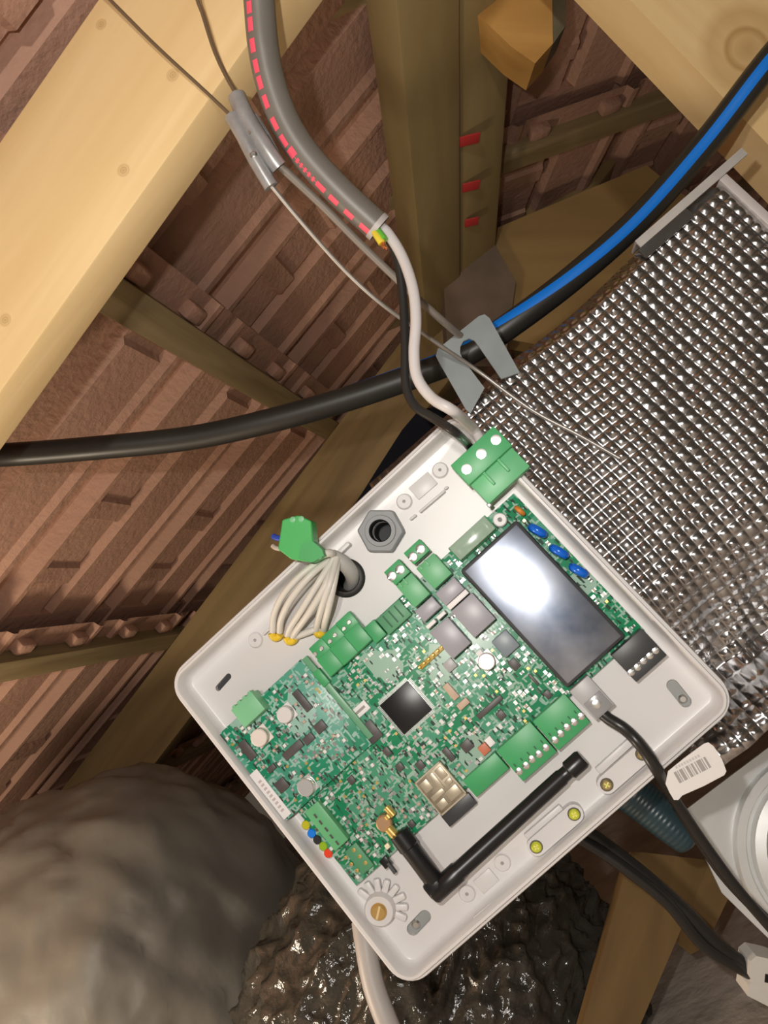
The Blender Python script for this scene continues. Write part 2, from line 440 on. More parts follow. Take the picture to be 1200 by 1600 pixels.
unit = thing('air_conditioning_unit', 'ducted unit wrapped in silver bubble foil with grey hanging bracket, at the right', 'duct unit', V2W @ Matrix.Translation(bview(*(c0 + db*(s0+s1)/2 + da*t1), -0.2) if False else bview((c0+da*t1).x, (c0+da*t1).y, -0.15)))
V = []; F = []
hgt = rng.uniform(0.55, 1.15, (ns+2, nt+2)); tlx = rng.normal(0, 0.16, (ns+2, nt+2)); tly = rng.normal(0, 0.16, (ns+2, nt+2))
def smooth(x): x = min(1, max(0, x)); return x*x*(3-2*x)
Ns, Nt = ns*K+1, nt*K+1; scut = fst(1086, 1178)[0]; tcut = fst(1040, 1130)[1]
for i in range(Ns):
    for j in range(Nt):
        s = s0 + (s1-s0)*i/(Ns-1); t = t0 + pa*j/K
        ci, cj = i//K, j//K; u = (i % K)/K; v = (j % K)/K
        pil = (16*u*(1-u)*v*(1-v))
        z = 0.0021*hgt[ci, cj]*(pil**0.9) + pil*0.0013*(tlx[ci, cj]*(u-.5) + tly[ci, cj]*(v-.5))
        # large undulation of the blanket, bend at the left edge and dip before the collar
        z += 0.0020*math.sin(s*31+1) * math.sin(t*27) + 0.0012*math.sin(s*70+t*50)
        z -= 0.010*(1-smooth((t-t0)/0.012))**2
        dd = smooth((t-tb)/(0.075)); z -= 0.030*dd
        up_ = smooth((t-(t1-0.035))/0.035); z += 0.030*up_
        # folds where the blanket is gathered
        z += 0.0020*dd*math.sin(s*190 + 3*math.sin(t*40))
        tt = t + 0.0015*math.sin(s*17+0.6) + 0.001*math.sin(s*41); ss = s + 0.002*math.sin(t*23)
        p = c0 + db*ss + da*tt; V.append((p.x, p.y, ZF + z))
for i in range(Ns-1):
    for j in range(Nt-1):
        s = s0 + (s1-s0)*i/(Ns-1); t = t0 + pa*j/K
        if t > tcut and s < scut: continue
        a = i*Nt+j; F.append((a, a+1, a+Nt+1, a+Nt))
obj('foil_blanket', MB().add(V, F), M_foil, MBOX, unit, smooth=180)
Mst = MBOX @ Matrix(((db.x, da.x, 0, c0.x), (db.y, da.y, 0, c0.y), (0, 0, -1, ZF), (0,0,0,1)))
Mst = MBOX @ Matrix(((db.x, -da.x, 0, c0.x), (db.y, -da.y, 0, c0.y), (0, 0, 1, ZF), (0,0,0,1)))   # x = s, y = -t, z to viewer
if Mst.to_3x3().determinant() < 0: Mst = MBOX @ Matrix(((db.x, da.x, 0, c0.x), (db.y, da.y, 0, c0.y), (0, 0, 1, ZF), (0,0,0,1)))
sg = -1 if (Mst.inverted() @ (MBOX @ Vector((*(c0+da).xy, ZF)))).y < 0 else 1
def strect(mb, s_a, s_b, t_a, t_b, z_a, z_b, bev=0.0): return mb.rect(s_a, s_b, min(sg*t_a, sg*t_b), max(sg*t_a, sg*t_b), z_a, z_b, bev)
obj('casing', strect(strect(MB(), s0-0.12, s1-0.012, t0+0.012, tb, -0.24, -0.036), s0-0.12, s1-0.012, tb-0.01, tcut-0.01, -0.24, -0.075), M_body_gap, Mst, unit)
M_alu = mat('dull_aluminium', (0.68, 0.65, 0.62), 0.42, 0.4, var=.3)
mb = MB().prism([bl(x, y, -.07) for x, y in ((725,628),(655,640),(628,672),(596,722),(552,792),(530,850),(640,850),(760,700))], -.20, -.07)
obj('gap_shade_wedge', mb, M_body_gap, MBOX, unit, smooth=0)  # black wedge added for the shadowed gap beside the control box
# metal angle along the top of the blanket
sA = fst(1000, 392)[0]; tA = t0 - 0.001
obj('edge_angle', strect(strect(MB(), sA, s1+0.022, tA-0.0015, tA, -0.012, 0.0055), sA, s1+0.022, tA, tA+0.004, 0.0035, 0.005), M_alu, Mst, unit)
obj('edge_flange', strect(MB(), s1-0.001, s1+0.005, tA+0.004, t1-0.03, -0.02, 0.004, 0.0008), mat('pale_flange', (0.62,0.58,0.56), 0.5, 0.2), Mst, unit)
obj('foil_tape', strect(MB(), fst(1000,400)[0], fst(1075,335)[0], tA+0.004, tA+0.012, 0.0035, 0.0045), M_foil, Mst, unit)
# hanging bracket with a slot
M_brk = mat('grey_galvanised_bracket', (0.25, 0.285, 0.29), 0.5, 0.1, var=.25, vscale=50)
ZB = -0.034
bp_ = [(686,566),(681,556),(684,545),(748,494),(757,491),(765,497),(812,582),(783,592),(748,541),(741,532),(733,529),(724,533),(719,542),(719,552),(723,561),(757,606),(735,646),(728,640)]
mb = MB().prism([bl(x, y, ZB) for x, y in bp_], ZB-0.002, ZB)
obj('hanging_bracket', mb, M_brk, MBOX, unit, smooth=0)

# --- galvanised collar plate, lower right
zc = 0.56
colr = thing('duct_collar', 'shiny galvanised round duct collar on a steel plate, lower right edge', 'duct collar', at(P(1250, 1330, zc+0.05)))
nz = Vector((-0.10, -0.25, -1)).normalized()
Mc = frame(P(1300, 1330, zc), (1, 0.1, -0.1), nz.cross(Vector((1, 0.1, -0.1))))
Mci = Mc.inverted()
def cl(px, py):                                        # pixel -> plate plane
    cpt = Mc.translation; nW = (Mc.to_3x3() @ Vector((0,0,1)))
    o = w_pt((0,0,0)); d = w_vec(ray(px, py)); k = (cpt-o).dot(nW)/d.dot(nW); q = Mci @ (o + d*k); return q.x, q.y
plate = [cl(1068, 1268), cl(1205, 1165), cl(1330, 1130), cl(1360, 1480), cl(1215, 1480), cl(1128, 1395)]
zsg = 1 if (Mc.to_3x3() @ Vector((0,0,1))).dot(w_vec((0,0,-1))) > 0 else -1
obj('steel_plate', MB().prism(plate, -0.002*zsg, 0), M_galv, Mc, colr, smooth=0)
rr = Vector(cl(1145, 1330)).length; 
prof = [(rr, 0.0), (rr, 0.004), (rr*.985, 0.007), (rr*.90, 0.0075), (rr*.875, 0.004), (rr*.84, 0.004), (rr*.82, 0.010), (rr*.72, 0.012), (rr*.70, 0.010), (rr*.695, -0.12)]
obj('collar_ring', MB().lathe([(r, h*zsg) for r, h in prof], 96, close=False), M_galv, Mc, colr, smooth=60)
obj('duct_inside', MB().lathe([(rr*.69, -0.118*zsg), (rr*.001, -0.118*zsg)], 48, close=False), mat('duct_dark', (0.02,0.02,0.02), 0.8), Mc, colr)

# ================================================================== CONTROL BOX
M_white = mat('white_abs', (0.71, 0.69, 0.68), 0.34, var=0.06, vscale=10)
M_whited = mat('white_abs_insert', (0.69, 0.67, 0.66), 0.4)
box = thing('control_box', 'open white plastic control box with a crowded green circuit board', 'control box', MBOX @ Matrix.Translation((0, 0, -0.036)))
def rrect(hx, hy, r, n=8):
    out = []
    for cx, cy, a0 in ((hx-r, hy-r, 0), (-hx+r, hy-r, 90), (-hx+r, -hy+r, 180), (hx-r, -hy+r, 270)):
        for k in range(n+1): a = math.radians(a0 + 90*k/n); out.append((cx + r*math.cos(a), cy + r*math.sin(a)))
    return out
FLOORZ = -0.011
rings = [(0.004,-0.036,.014),(0.001,-0.033,.015),(0,-0.012,.016),(0.0002,-0.0015,.016),(0.0012,-0.0002,.015),(0.0042,0.0,.0125),(0.0046,0.0028,.012),(0.0052,0.0034,.0115),(0.0074,0.0034,.0100),(0.0082,0.0026,.0095),
         (0.0090,-0.0050,.009),(0.0102,-0.0090,.008),(0.0124,FLOORZ+0.0003,.0065),(0.0140,FLOORZ,.005)]
V = []; F = []; nr = None
for ins, z, r in rings:
    ins *= .64; pts = rrect(HU-ins, HV-ins, r); nr = len(pts); V += [(x, y, z) for x, y in pts]
for i in range(len(rings)-1):
    for k in range(nr): k2 = (k+1) % nr; F.append((i*nr+k, i*nr+k2, (i+1)*nr+k2, (i+1)*nr+k))
F.append(tuple(range(nr))[::-1]); F.append(tuple((len(rings)-1)*nr+k for k in range(nr)))
shell = obj('enclosure', MB().add(V, F), M_white, MBOX, box, smooth=35)
# blind holes and slots cut into the floor of the tray
def capsule(p, q, r, z0, z1, n=8):
    p, q = Vector(p), Vector(q); d = (q-p); L_ = d.length; d = d.normalized() if L_ > 1e-6 else Vector((1, 0)); e = Vector((-d.y, d.x)); out = []
    for k in range(n+1): a = -math.pi/2 + math.pi*k/n; out.append(q + d*r*math.cos(a) + e*r*math.sin(a))
    for k in range(n+1): a = math.pi/2 + math.pi*k/n; out.append(p + d*r*math.cos(a) + e*r*math.sin(a))
    return MB().prism([tuple(v) for v in out], z0, z1)
cut = []
SLOT = [((341,1075),(357,1057),.0019),((1051,1071),(1071,1096),.0034),((645,1452),(664,1432),.0036)]
cutb = MB()
for p, q, r in SLOT:
    c_ = capsule(bl(*p, FLOORZ), bl(*q, FLOORZ), r, FLOORZ-0.007, FLOORZ+0.004); cutb.add(c_.v, c_.f)
GR = bl(541, 903, FLOORZ); NUT = bl(598, 831, FLOORZ)
cutb.lathe([(0.0085, FLOORZ-0.021), (0.0085, FLOORZ+0.004)], 32, (*GR, 0)); cutb.lathe([(0.0062, FLOORZ-0.021), (0.0062, FLOORZ+0.004)], 32, (*NUT, 0))
me = mesh_of('cutter', cutb, M_white, 0)
co = bpy.data.objects.new('cutter', me); COL.objects.link(co); co.matrix_world = MBOX
bpy.context.view_layer.update()
md = shell.modifiers.new('b', 'BOOLEAN'); md.operation = 'DIFFERENCE'; md.object = co; md.solver = 'EXACT'
dg = bpy.context.evaluated_depsgraph_get(); nm = bpy.data.meshes.new_from_object(shell.evaluated_get(dg))
shell.modifiers.clear(); old = shell.data; shell.data = nm; bpy.data.objects.remove(co)
nm.polygons.foreach_set('use_smooth', [True]*len(nm.polygons)); nm.set_sharp_from_angle(angle=math.radians(35))

# materials of the electronics
M_pcb = pcb_mat('green_circuit_board', (0.012, 0.235, 0.10), (0.075, 0.32, 0.19), (0.33, 0.50, 0.40), 130)
M_pcb2 = pcb_mat('teal_circuit_board', (0.012, 0.25, 0.13), (0.08, 0.34, 0.24), (0.30, 0.50, 0.42), 120)
M_grn = mat('green_terminal_plastic', (0.055, 0.36, 0.13), 0.42, var=.1)
M_grnl = mat('pale_green_plastic', (0.20, 0.52, 0.28), 0.45)
M_chip = mat('chip_epoxy', (0.085, 0.075, 0.072), 0.45, var=.2, vscale=300)
M_blk = mat('black_plastic', (0.010, 0.010, 0.011), 0.32)
M_dgrey = mat('charcoal_plastic', (0.045, 0.047, 0.05), 0.42)
M_relay = mat('grey_relay_plastic', (0.34, 0.335, 0.37), 0.38, var=.1)
M_tin = mat('tinned_metal', (0.80, 0.80, 0.78), 0.28, 1.0)
M_capt = mat('aluminium_can', (0.74, 0.71, 0.70), 0.42, 0.35)
M_gold = mat('gold_plate', (0.85, 0.60, 0.20), 0.30, 0.7)
M_wht = mat('white_label', (0.82, 0.80, 0.79), 0.5)
M_ink = mat('grey_ink', (0.33, 0.29, 0.27), 0.6)
M_tan = mat('tan_ceramic', (0.55, 0.40, 0.29), 0.5)
M_oran = mat('orange_component', (0.62, 0.22, 0.03), 0.4)
M_blue = mat('blue_epoxy', (0.005, 0.13, 0.66), 0.25)
M_yel = mat('yellow_plastic', (0.80, 0.55, 0.03), 0.45)
M_grey = mat('grey_nylon', (0.26, 0.27, 0.28), 0.5)
M_lgrey = mat('light_grey_plastic', (0.38, 0.38, 0.385), 0.4)

# ---- circuit boards
HP = -0.0050
taken = []
def board(name, corners, top, th, m):
    q = [bl(x, y, top) for x, y in corners]; x0 = (q[0][0]+q[1][0])/2; x1 = (q[2][0]+q[3][0])/2; y0 = (q[1][1]+q[2][1])/2; y1 = (q[0][1]+q[3][1])/2
    return (x0, x1, y0, y1), obj(name, MB().rect(x0, x1, y0, y1, top-th, top, 0.0003), m, MBOX, box)
MAINR, pcb = board('circuit_board', [(372,1157),(563,1385),(1008,978),(803,778)], HP, 0.0016, M_pcb)
DAUR, pcb2 = board('daughter_board', [(343,1145),(448,1286),(580,1160),(470,1031)], HP+0.004, 0.0014, M_pcb2)
H2_ = HP + 0.004
pcb['label'] = 'large green circuit board filled with components'; pcb2['label'] = 'smaller raised teal board with three round capacitors'
def part(name, pts, h, m, base=HP, bev=0.0003, parent=None, lab=None, pad=True):
    x0, x1, y0, y1 = quad(pts, base + h)
    o = obj(name, MB().rect(x0, x1, y0, y1, base, base+h, bev), m, MBOX, parent or pcb)
    if pad: taken.append((x0-.0006, x1+.0006, y0-.0006, y1+.0006))
    if lab: o['label'] = lab
    return o
def screw(px, py, z, r, parent, m=None, h=0.0008):
    x, y = bl(px, py, z); mb = MB().lathe([(r, 0), (r, h*.7), (r*.75, h)], 16, (x, y, z)); mb.rect(x-r*.85, x+r*.85, y-r*.14, y+r*.14, z+h, z+h+.0001)
    return obj('screw', mb, m or M_tin, MBOX, parent)
# mirror-like screen module
q = [(808,812),(980,995),(885,1078),(718,890)]; hL = 0.010
x0, x1, y0, y1 = quad(q, HP+hL); taken.append((x0, x1, y0, y1))
mb = MB().rect(x0, x1, y0, y1, HP+0.0015, HP+hL-0.0006, 0.002)
cL = Vector(((x0+x1)/2, (y0+y1)/2, HP+hL/2)); nv = -bz; nt = (nv + Vector((-.040, -.030, 0))).normalized()   # tilt added to move the lamp highlight to the upper left
Bx = Matrix((bu, bY, bz)); RL = Bx @ nv.rotation_difference(nt).to_matrix() @ Bx.transposed()
MLCD = MBOX @ Matrix.Translation(cL) @ RL.to_4x4() @ Matrix.Translation(-cL)
lcd = obj('display_module', mb, M_dgrey, MLCD, box); lcd['label'] = 'large mirror-like metal plate in a dark frame'
M_mirror = mat('cloudy_reflection_plate', (0.55, 0.60, 0.70), 0.34, 1.0, var=.9, vscale=22, col2=(0.10, 0.135, 0.21), rvar=.07)  # navy noise in the colour stands in for cloudy dark reflections
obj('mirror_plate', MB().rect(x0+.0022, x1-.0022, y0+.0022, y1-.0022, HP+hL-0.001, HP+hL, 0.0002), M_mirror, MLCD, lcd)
# black five-way connector
def tblock(name, pts, h, m, screws, sr, lab=None, base=HP, step=None, smat=None):
    x0, x1, y0, y1 = quad(pts, base + h); taken.append((x0, x1, y0, y1))
    mb = MB().rect(x0, x1, y0, y1, base, base+h, 0.0004)
    if step:                                            # a lower ledge that carries the screws, towards side 'step'
        mb = MB(); d, dz = step[1], step[2]
        if step[0] == '-y': mb.rect(x0, x1, y0+d, y1, base, base+h, .0004); mb.rect(x0, x1, y0, y0+d+.0003, base, base+h-dz, .0004)
        if step[0] == '+y': mb.rect(x0, x1, y0, y1-d, base, base+h, .0004); mb.rect(x0, x1, y1-d-.0003, y1, base, base+h-dz, .0004)
    o = obj(name, mb, m, MBOX, box)
    if lab: o['label'] = lab
    for sx, sy in screws: screw(sx, sy, base + h - (step[2] if step else 0), sr, o, smat)
    return o, (x0, x1, y0, y1)
tblock('terminal_block', [(1003,980),(1041,1024),(995,1068),(957,1024)], 0.009, M_dgrey, [(986,1050),(996,1042),(1005,1032),(1015,1024),(1024,1016)], .0021, 'black five-way terminal block beside the mirror plate', step=('-y', .0075, .0012))
tA_, rA_ = tblock('terminal_block', [(880,1083),(923,1128),(873,1173),(833,1129)], 0.008, M_grn, [(908,1119),(897,1128),(886,1136),(876,1146),(867,1156)], .0021, 'green five-way terminal block next to the grey power socket')
tB_, rB_ = tblock('terminal_block', [(826,1125),(869,1174),(820,1221),(776,1177)], 0.008, M_grn, [(853,1168),(842,1178),(831,1186),(822,1196),(811,1205)], .0021, 'green five-way terminal block above the antenna tip')
for o_, (x0, x1, y0, y1) in ((tA_, rA_), (tB_, rB_)):
    mb = MB()
    for k in range(5): xx = x0 + (x1-x0)*(k+.5)/5; mb.rect(xx-.0004, xx+.0004, y0+.0085, y0+.0105, HP+.0079, HP+.0082)
    obj('wire_slots', mb, mat('dark_green', (0.02,0.12,0.05), .6), MBOX, o_)
tblock('terminal_block', [(773,1176),(795,1200),(745,1247),(723,1220)], 0.006, M_grn, [], .002, 'plain green header beside the tan radio module')
jack, jr = tblock('power_socket', [(918,1058),(962,1099),(932,1126),(888,1080)], 0.0095, M_lgrey, [], .002, 'grey power socket with black lead')
cx, cy = bl(932, 1100, HP+.0095); obj('terminal_screw', MB().lathe([(.0030,0),(.0030,.0006),(.0022,.0009)], 20, (cx, cy, HP+.0095)), M_tin, MBOX, jack)
cx2, cy2 = bl(922, 1106, HP+.0095); obj('lever', MB().rect(jr[0]+.001, jr[1]-.001, jr[2]+.0005, jr[2]+.011, HP+.0094, HP+.0103, .0004), mat('clear_grey', (0.45,0.45,0.46), .2, trans=.4), MBOX, jack)
# two two-pole plugs on the upper left edge
for hd, bd, sc_, lab in (([(600,893),(624,873),(641,895),(616,915)], [(622,919),(638,893),(674,926),(648,950)], [(612,900),(625,890)], 'green two-pole plug nearest the black grommet'),
                    ([(629,864),(657,842),(672,862),(646,881)], [(652,884),(678,866),(707,895),(676,924)], [(645,870),(657,858)], 'green two-pole plug nearest the clear fuse')):
    o, _ = tblock('plug_connector', hd, 0.0085, M_grn, sc_, .0029, lab)
    x0, x1, y0, y1 = quad(bd, HP+.012); taken.append((x0, x1, y0, y1))
    mb = MB().rect(x0, x1, y0, y1, HP, HP+.012, .0005); mb.rect((x0+x1)/2-.0006, (x0+x1)/2+.0006, y1-.004, y1+.0004, HP+.006, HP+.0127, .0002)
    mb.rect(x0+.002, x0+.003, y1-.003, y1+.0004, HP+.006, HP+.0124, .0002)
    obj('housing', mb, mat('mid_green_plastic', (0.12, 0.42, 0.19), .42), MBOX, o)
# three two-pole blocks, left
for q_, sc_, lab in (([(481,1013),(499,997),(537,1039),(515,1059)], [(503,1013),(493,1022)], 'leftmost of three green blocks in a row by the yellow ferrules'),
                ([(499,997),(522,975),(560,1020),(537,1039)], [(524,992),(516,1002)], 'middle one of three green blocks in a row by the yellow ferrules'),
                ([(522,975),(544,954),(580,999),(560,1020)], [(546,972),(538,982)], 'rightmost of three green blocks in a row by the yellow ferrules')):
    tblock('terminal_block', q_, 0.009, M_grn, sc_, .0014, lab, step=('+y', .009, .003))
tblock('terminal_block', [(567,983),(583,968),(604,990),(588,1006)], 0.006, M_grn, [], .001, 'small plain green header between the blocks and the slotted header')
o, (x0, x1, y0, y1) = tblock('slotted_header', [(586,968),(624,937),(644,962),(607,990)], 0.006, mat('dull_green_plastic', (0.09,0.30,0.15), .5), [], .001, 'dull green header with dark slits')
mb = MB()
for k in range(3): xx = x0 + (x1-x0)*(.25+.25*k); mb.rect(xx-.0005, xx+.0005, y0+.002, y1-.001, HP+.0059, HP+.0062)
obj('slits', mb, mat('dark_green', (0.02,0.12,0.05), .6), MBOX, o)
part('green_header', [(487,1053),(497,1045),(516,1065),(506,1074)], .005, M_grn)
# pale green plug with toothed edge on the left corner
q_ = [(362,1106),(395,1081),(413,1110),(379,1139)]; o, (x0, x1, y0, y1) = tblock('toothed_plug', q_, 0.012, M_grnl, [], .001, 'pale green toothed plug at the left corner of the board', base=HP+.002)
mb = MB()
for k in range(4): xx = x0 + (x1-x0)*(k+.5)/4; mb.rect(xx-.0012, xx+.0012, y1-.0004, y1+.0014, HP+.006, HP+.0125, .0003)
obj('teeth', mb, M_grnl, MBOX, o)
# five-way green block with colour dots
o, (x0, x1, y0, y1) = tblock('terminal_block', [(475,1268),(497,1253),(543,1311),(524,1332)], 0.007, mat('mid_green_plastic', (0.12,0.42,0.19), .42), [], .001, 'green five-slot block beside the coloured dots')
for sx, sy in ((493,1275),(501,1285),(510,1296),(518,1307),(527,1317)):
    x, y = bl(sx, sy, HP+.007); obj('slot', MB().rect(x-.0006, x+.0006, y-.0014, y+.0014, HP+.0068, HP+.0072), M_chip, MBOX, o)
for (dx, dy, cn, cc) in ((478,1289,'yellow',(.55,.50,.01)),(487,1302,'blue',(.0,.20,.80)),(496,1312,'black',(.02,.02,.02)),(505,1322,'lime',(.30,.48,.01)),(513,1333,'red',(.85,.05,.01))):
    x, y = bl(dx, dy, FLOORZ+.006); d_ = obj('colour_dot', MB().lathe([(.0026,-.004),(.0026,.0004),(.0022,.0008)], 20, (x, y, FLOORZ+.006)), mat(cn+'_dot', cc, .45), MBOX, box); d_['label'] = cn + ' dot'
# header with six holes, lower corner
o = part('pin_header', [(538,1330),(556,1318),(585,1352),(566,1367)], .003, mat('dull_green_plastic', (0.09,0.30,0.15), .5))
for k in range(3):
    for j in range(2):
        px_, py_ = 549 + 9*k + (-9 if j else 4), 1332 + 10*k + (8 if j else -4)
        x, y = bl(px_, py_, HP+.003); obj('gold_pin', MB().lathe([(.0011,0),(.0011,.0004),(.0005,.0005)], 12, (x, y, HP+.003)), M_gold, MBOX, pcb)
# relays
for q_ in ([(648,956),(673,932),(690,946),(664,973)], [(679,928),(708,902),(728,920),(696,946)], [(671,989),(697,965),(738,1003),(708,1030)], [(706,954),(738,925),(773,966),(741,1000)]):
    part('relay', q_, .011, M_relay, bev=.0006, lab=None)
for q_ in ([(664,979),(678,967),(682,972),(669,983)], [(681,964),(694,954),(697,959),(685,969)], [(697,946),(728,921),(733,927),(703,953)]):
    part('white_spacer', q_, .0118, M_wht)
# clear fuse holder
q_ = [(700,855),(757,803),(777,826),(718,880)]; x0, x1, y0, y1 = quad(q_, HP+.008); taken.append((x0,x1,y0,y1))
fu = obj('fuse_holder', MB().rect(x0, x1, y0, y1, HP, HP+.003, .0004), M_grn, MBOX, pcb)
yc = (y0+y1)/2
obj('glass_fuse', MB().lathe([(.0026, x0+.003), (.0026, x1-.003)], 20, (0, yc, HP+.0055), (1,0,0)), mat('clear_glass', (0.9,0.95,0.9), .05, trans=.9), MBOX, pcb)
obj('fuse_cover', MB().rect(x0+.0006, x1-.0006, y0+.0006, y1-.0006, HP+.003, HP+.009, .001), mat('clear_pale_green', (0.66,0.86,0.70), .15, trans=.55), MBOX, pcb)
for xx in (x0+.004, x1-.004, (x0+x1)/2+.002): obj('fuse_clip', MB().rect(xx-.0016, xx+.0016, yc-.0032, yc+.0032, HP+.003, HP+.0086, .0008), M_tin if xx != (x0+x1)/2+.002 else M_wht, MBOX, pcb)
# white post with a dark dot
x, y = bl(781, 812, HP+.006); taken.append((x-.005,x+.005,y-.005,y+.005))
po = obj('standoff', MB().lathe([(.0042,HP),(.0042,HP+.005),(.0036,HP+.006),(.0014,HP+.006),(.0013,HP+.0045)], 24, (x,y,0)), M_wht, MBOX, pcb); obj('standoff_hole', MB().lathe([(.0012,HP+.0046),(.0012,HP+.0056)], 12, (x,y,0)), M_chip, MBOX, pcb)
# varistors and orange capacitor
def disc(px, py, l, w, h, m, name, ang=0.35):
    x, y = bl(px, py, HP+h); a = -math.pi/2 + ang; mb = MB()
    mb.lathe([(l*.2, -w/2), (l*.42, -w*.42), (l/2, -w*.15), (l/2, w*.15), (l*.42, w*.42), (l*.2, w/2)], 24, (x, y, HP+h/2), (-math.sin(a), math.cos(a), 0))
    taken.append((x-l/2, x+l/2, y-l/2, y+l/2)); return obj(name, mb, m, MBOX, pcb, smooth=60)
for px_, py_ in ((840,828),(874,861),(905,891)): disc(px_, py_, .0125, .0052, .0125, M_blue, 'varistor', 0.30)
disc(812, 797, .0080, .0030, .008, M_oran, 'disc_capacitor', 0.10)
# processor with pale leads
q_ = [(634,1056),(685,1107),(633,1155),(585,1104)]; x0, x1, y0, y1 = quad(q_, HP+.0015); taken.append((x0,x1,y0,y1))
cpu = obj('processor', MB().rect(x0+.0022, x1-.0022, y0+.0022, y1-.0022, HP+.0003, HP+.0022, .0002), mat('processor_epoxy', (0.008,0.008,0.009), .35), MBOX, pcb)
mb = MB(); n_ = 26
for k in range(n_):
    u_ = (k+.5)/n_; xx = x0+.002+(x1-x0-.004)*u_; yy = y0+.002+(y1-y0-.004)*u_; w_ = .00028
    mb.rect(xx-w_, xx+w_, y0, y0+.0024, HP, HP+.0006); mb.rect(xx-w_, xx+w_, y1-.0024, y1, HP, HP+.0006)
    mb.rect(x0, x0+.0024, yy-w_, yy+w_, HP, HP+.0006); mb.rect(x1-.0024, x1, yy-w_, yy+w_, HP, HP+.0006)
o = obj('processor_leads', mb, M_tin, MBOX, pcb); o['kind'] = 'stuff'
# radio module
q_ = [(648,1223),(685,1190),(731,1237),(690,1277)]; part('radio_module', q_, .0032, mat('tan_shield', (0.40,0.34,0.25), .45, .6, var=.5, vscale=300), lab='tan metal shield of the radio module')
x0, x1, y0, y1 = quad(q_, HP+.0032); M_tsh = mat('tan_shield_light', (0.50,0.44,0.33), .4, .5)
for (u0,u1,v0,v1) in ((.08,.36,.62,.90),(.45,.62,.45,.92),(.68,.92,.62,.90),(.10,.40,.10,.30),(.10,.55,.36,.50),(.50,.92,.10,.36),(.70,.92,.42,.56)):
    obj('shield_rib', MB().rect(x0+(x1-x0)*u0, x0+(x1-x0)*u1, y0+(y1-y0)*v0, y0+(y1-y0)*v1, HP+.003, HP+.0040, .0003), M_tsh, MBOX, pcb)
mb = MB()
for a_0, a_1, b_0, b_1 in ((0,1,0,.04),(0,1,.96,1),(0,.04,0,1),(.96,1,0,1)): mb.rect(x0+(x1-x0)*a_0, x0+(x1-x0)*a_1, y0+(y1-y0)*b_0, y0+(y1-y0)*b_1, HP+.003, HP+.0042)
obj('shield_rim', mb, M_tsh, MBOX, pcb)
part('radio_aerial_board', [(690,1277),(731,1238),(745,1255),(703,1293)], .0030, M_dgrey)
# capacitors (cans)
def can(px, py, r, h, base, parent, m=None):
    x, y = bl(px, py, base+h); taken.append((x-r, x+r, y-r, y+r))
    mb = MB().lathe([(r, base+.0008), (r, base+h*.35), (r*.93, base+h*.42), (r, base+h*.5), (r, base+h-.0005), (r*.9, base+h)], 24, (x, y, 0))
    mb.rect(x-r*1.02, x+r*1.02, y-r*1.02, y+r*1.02, base, base+.0009)
    return obj('capacitor', mb, [m or M_capt], MBOX, parent, smooth=40)
can(444,1117,.0050,.0062,H2_,pcb2); can(404,1153,.0053,.0068,H2_,pcb2, mat('warm_can',(0.80,0.72,0.66),.45,.2)); can(477,1231,.0051,.0062,H2_,pcb2, mat('bright_can',(0.82,0.82,0.82),.3,.7))
can(760,1034,.0050,.0075,HP,pcb)
# chips
for q_ in ([(457,1081),(467,1075),(487,1108),(476,1115)], [(371,1162),(382,1155),(401,1181),(390,1191)], [(440,1180),(466,1154),(474,1163),(449,1191)],
           [(472,1156),(484,1143),(493,1154),(478,1166)], [(488,1136),(501,1124),(512,1136),(498,1148)], [(415,1202),(426,1193),(432,1200),(421,1209)], [(428,1226),(440,1213),(452,1228),(439,1242)]):
    part('chip', q_, .0022, M_chip, base=H2_, parent=pcb2)
for q_ in ([(501,1198),(516,1186),(533,1208),(519,1221)], [(541,1218),(548,1211),(556,1220),(549,1228)], [(562,1138),(577,1124),(598,1147),(582,1166)], [(597,1172),(604,1166),(613,1178),(604,1185)],
           [(617,1197),(625,1190),(632,1200),(624,1208)], [(647,1194),(657,1187),(665,1197),(656,1206)], [(718,1166),(729,1153),(742,1166),(728,1178)], [(690,1173),(697,1166),(712,1185),(704,1192)],
           [(774,1117),(783,1108),(792,1119),(782,1127)], [(793,1035),(803,1027),(815,1041),(803,1049)], [(744,1119),(780,1085),(786,1091),(750,1126)], [(636,1287),(643,1281),(650,1289),(642,1296)], [(848,1083),(856,1077),(864,1087),(856,1094)], [(824,1050),(832,1055),(843,1070),(836,1073)]):
    part('chip', q_, .0022, M_chip)
part('chip', [(691,1039),(702,1028),(716,1039),(702,1052)], .0035, M_lgrey)
part('inductor', [(768,1002),(790,983),(812,1007),(790,1031)], .0055, mat('blue_grey_ferrite', (0.22,0.26,0.29), .4), bev=.0008)
part('orange_inductor', [(746,1169),(757,1160),(768,1172),(756,1182)], .003, mat('rust_orange', (0.55,0.17,0.09), .5))
for q_ in ([(692,1072),(701,1065),(717,1090),(708,1096)], [(716,1110),(724,1088),(731,1091),(723,1112)]): part('ceramic_part', q_, .003, M_tan)
part('white_capacitor', [(757,1156),(766,1149),(774,1162),(765,1169)], .003, M_wht)
part('white_capacitor', [(742,1021),(750,1014),(757,1021),(750,1028)], .003, M_wht)
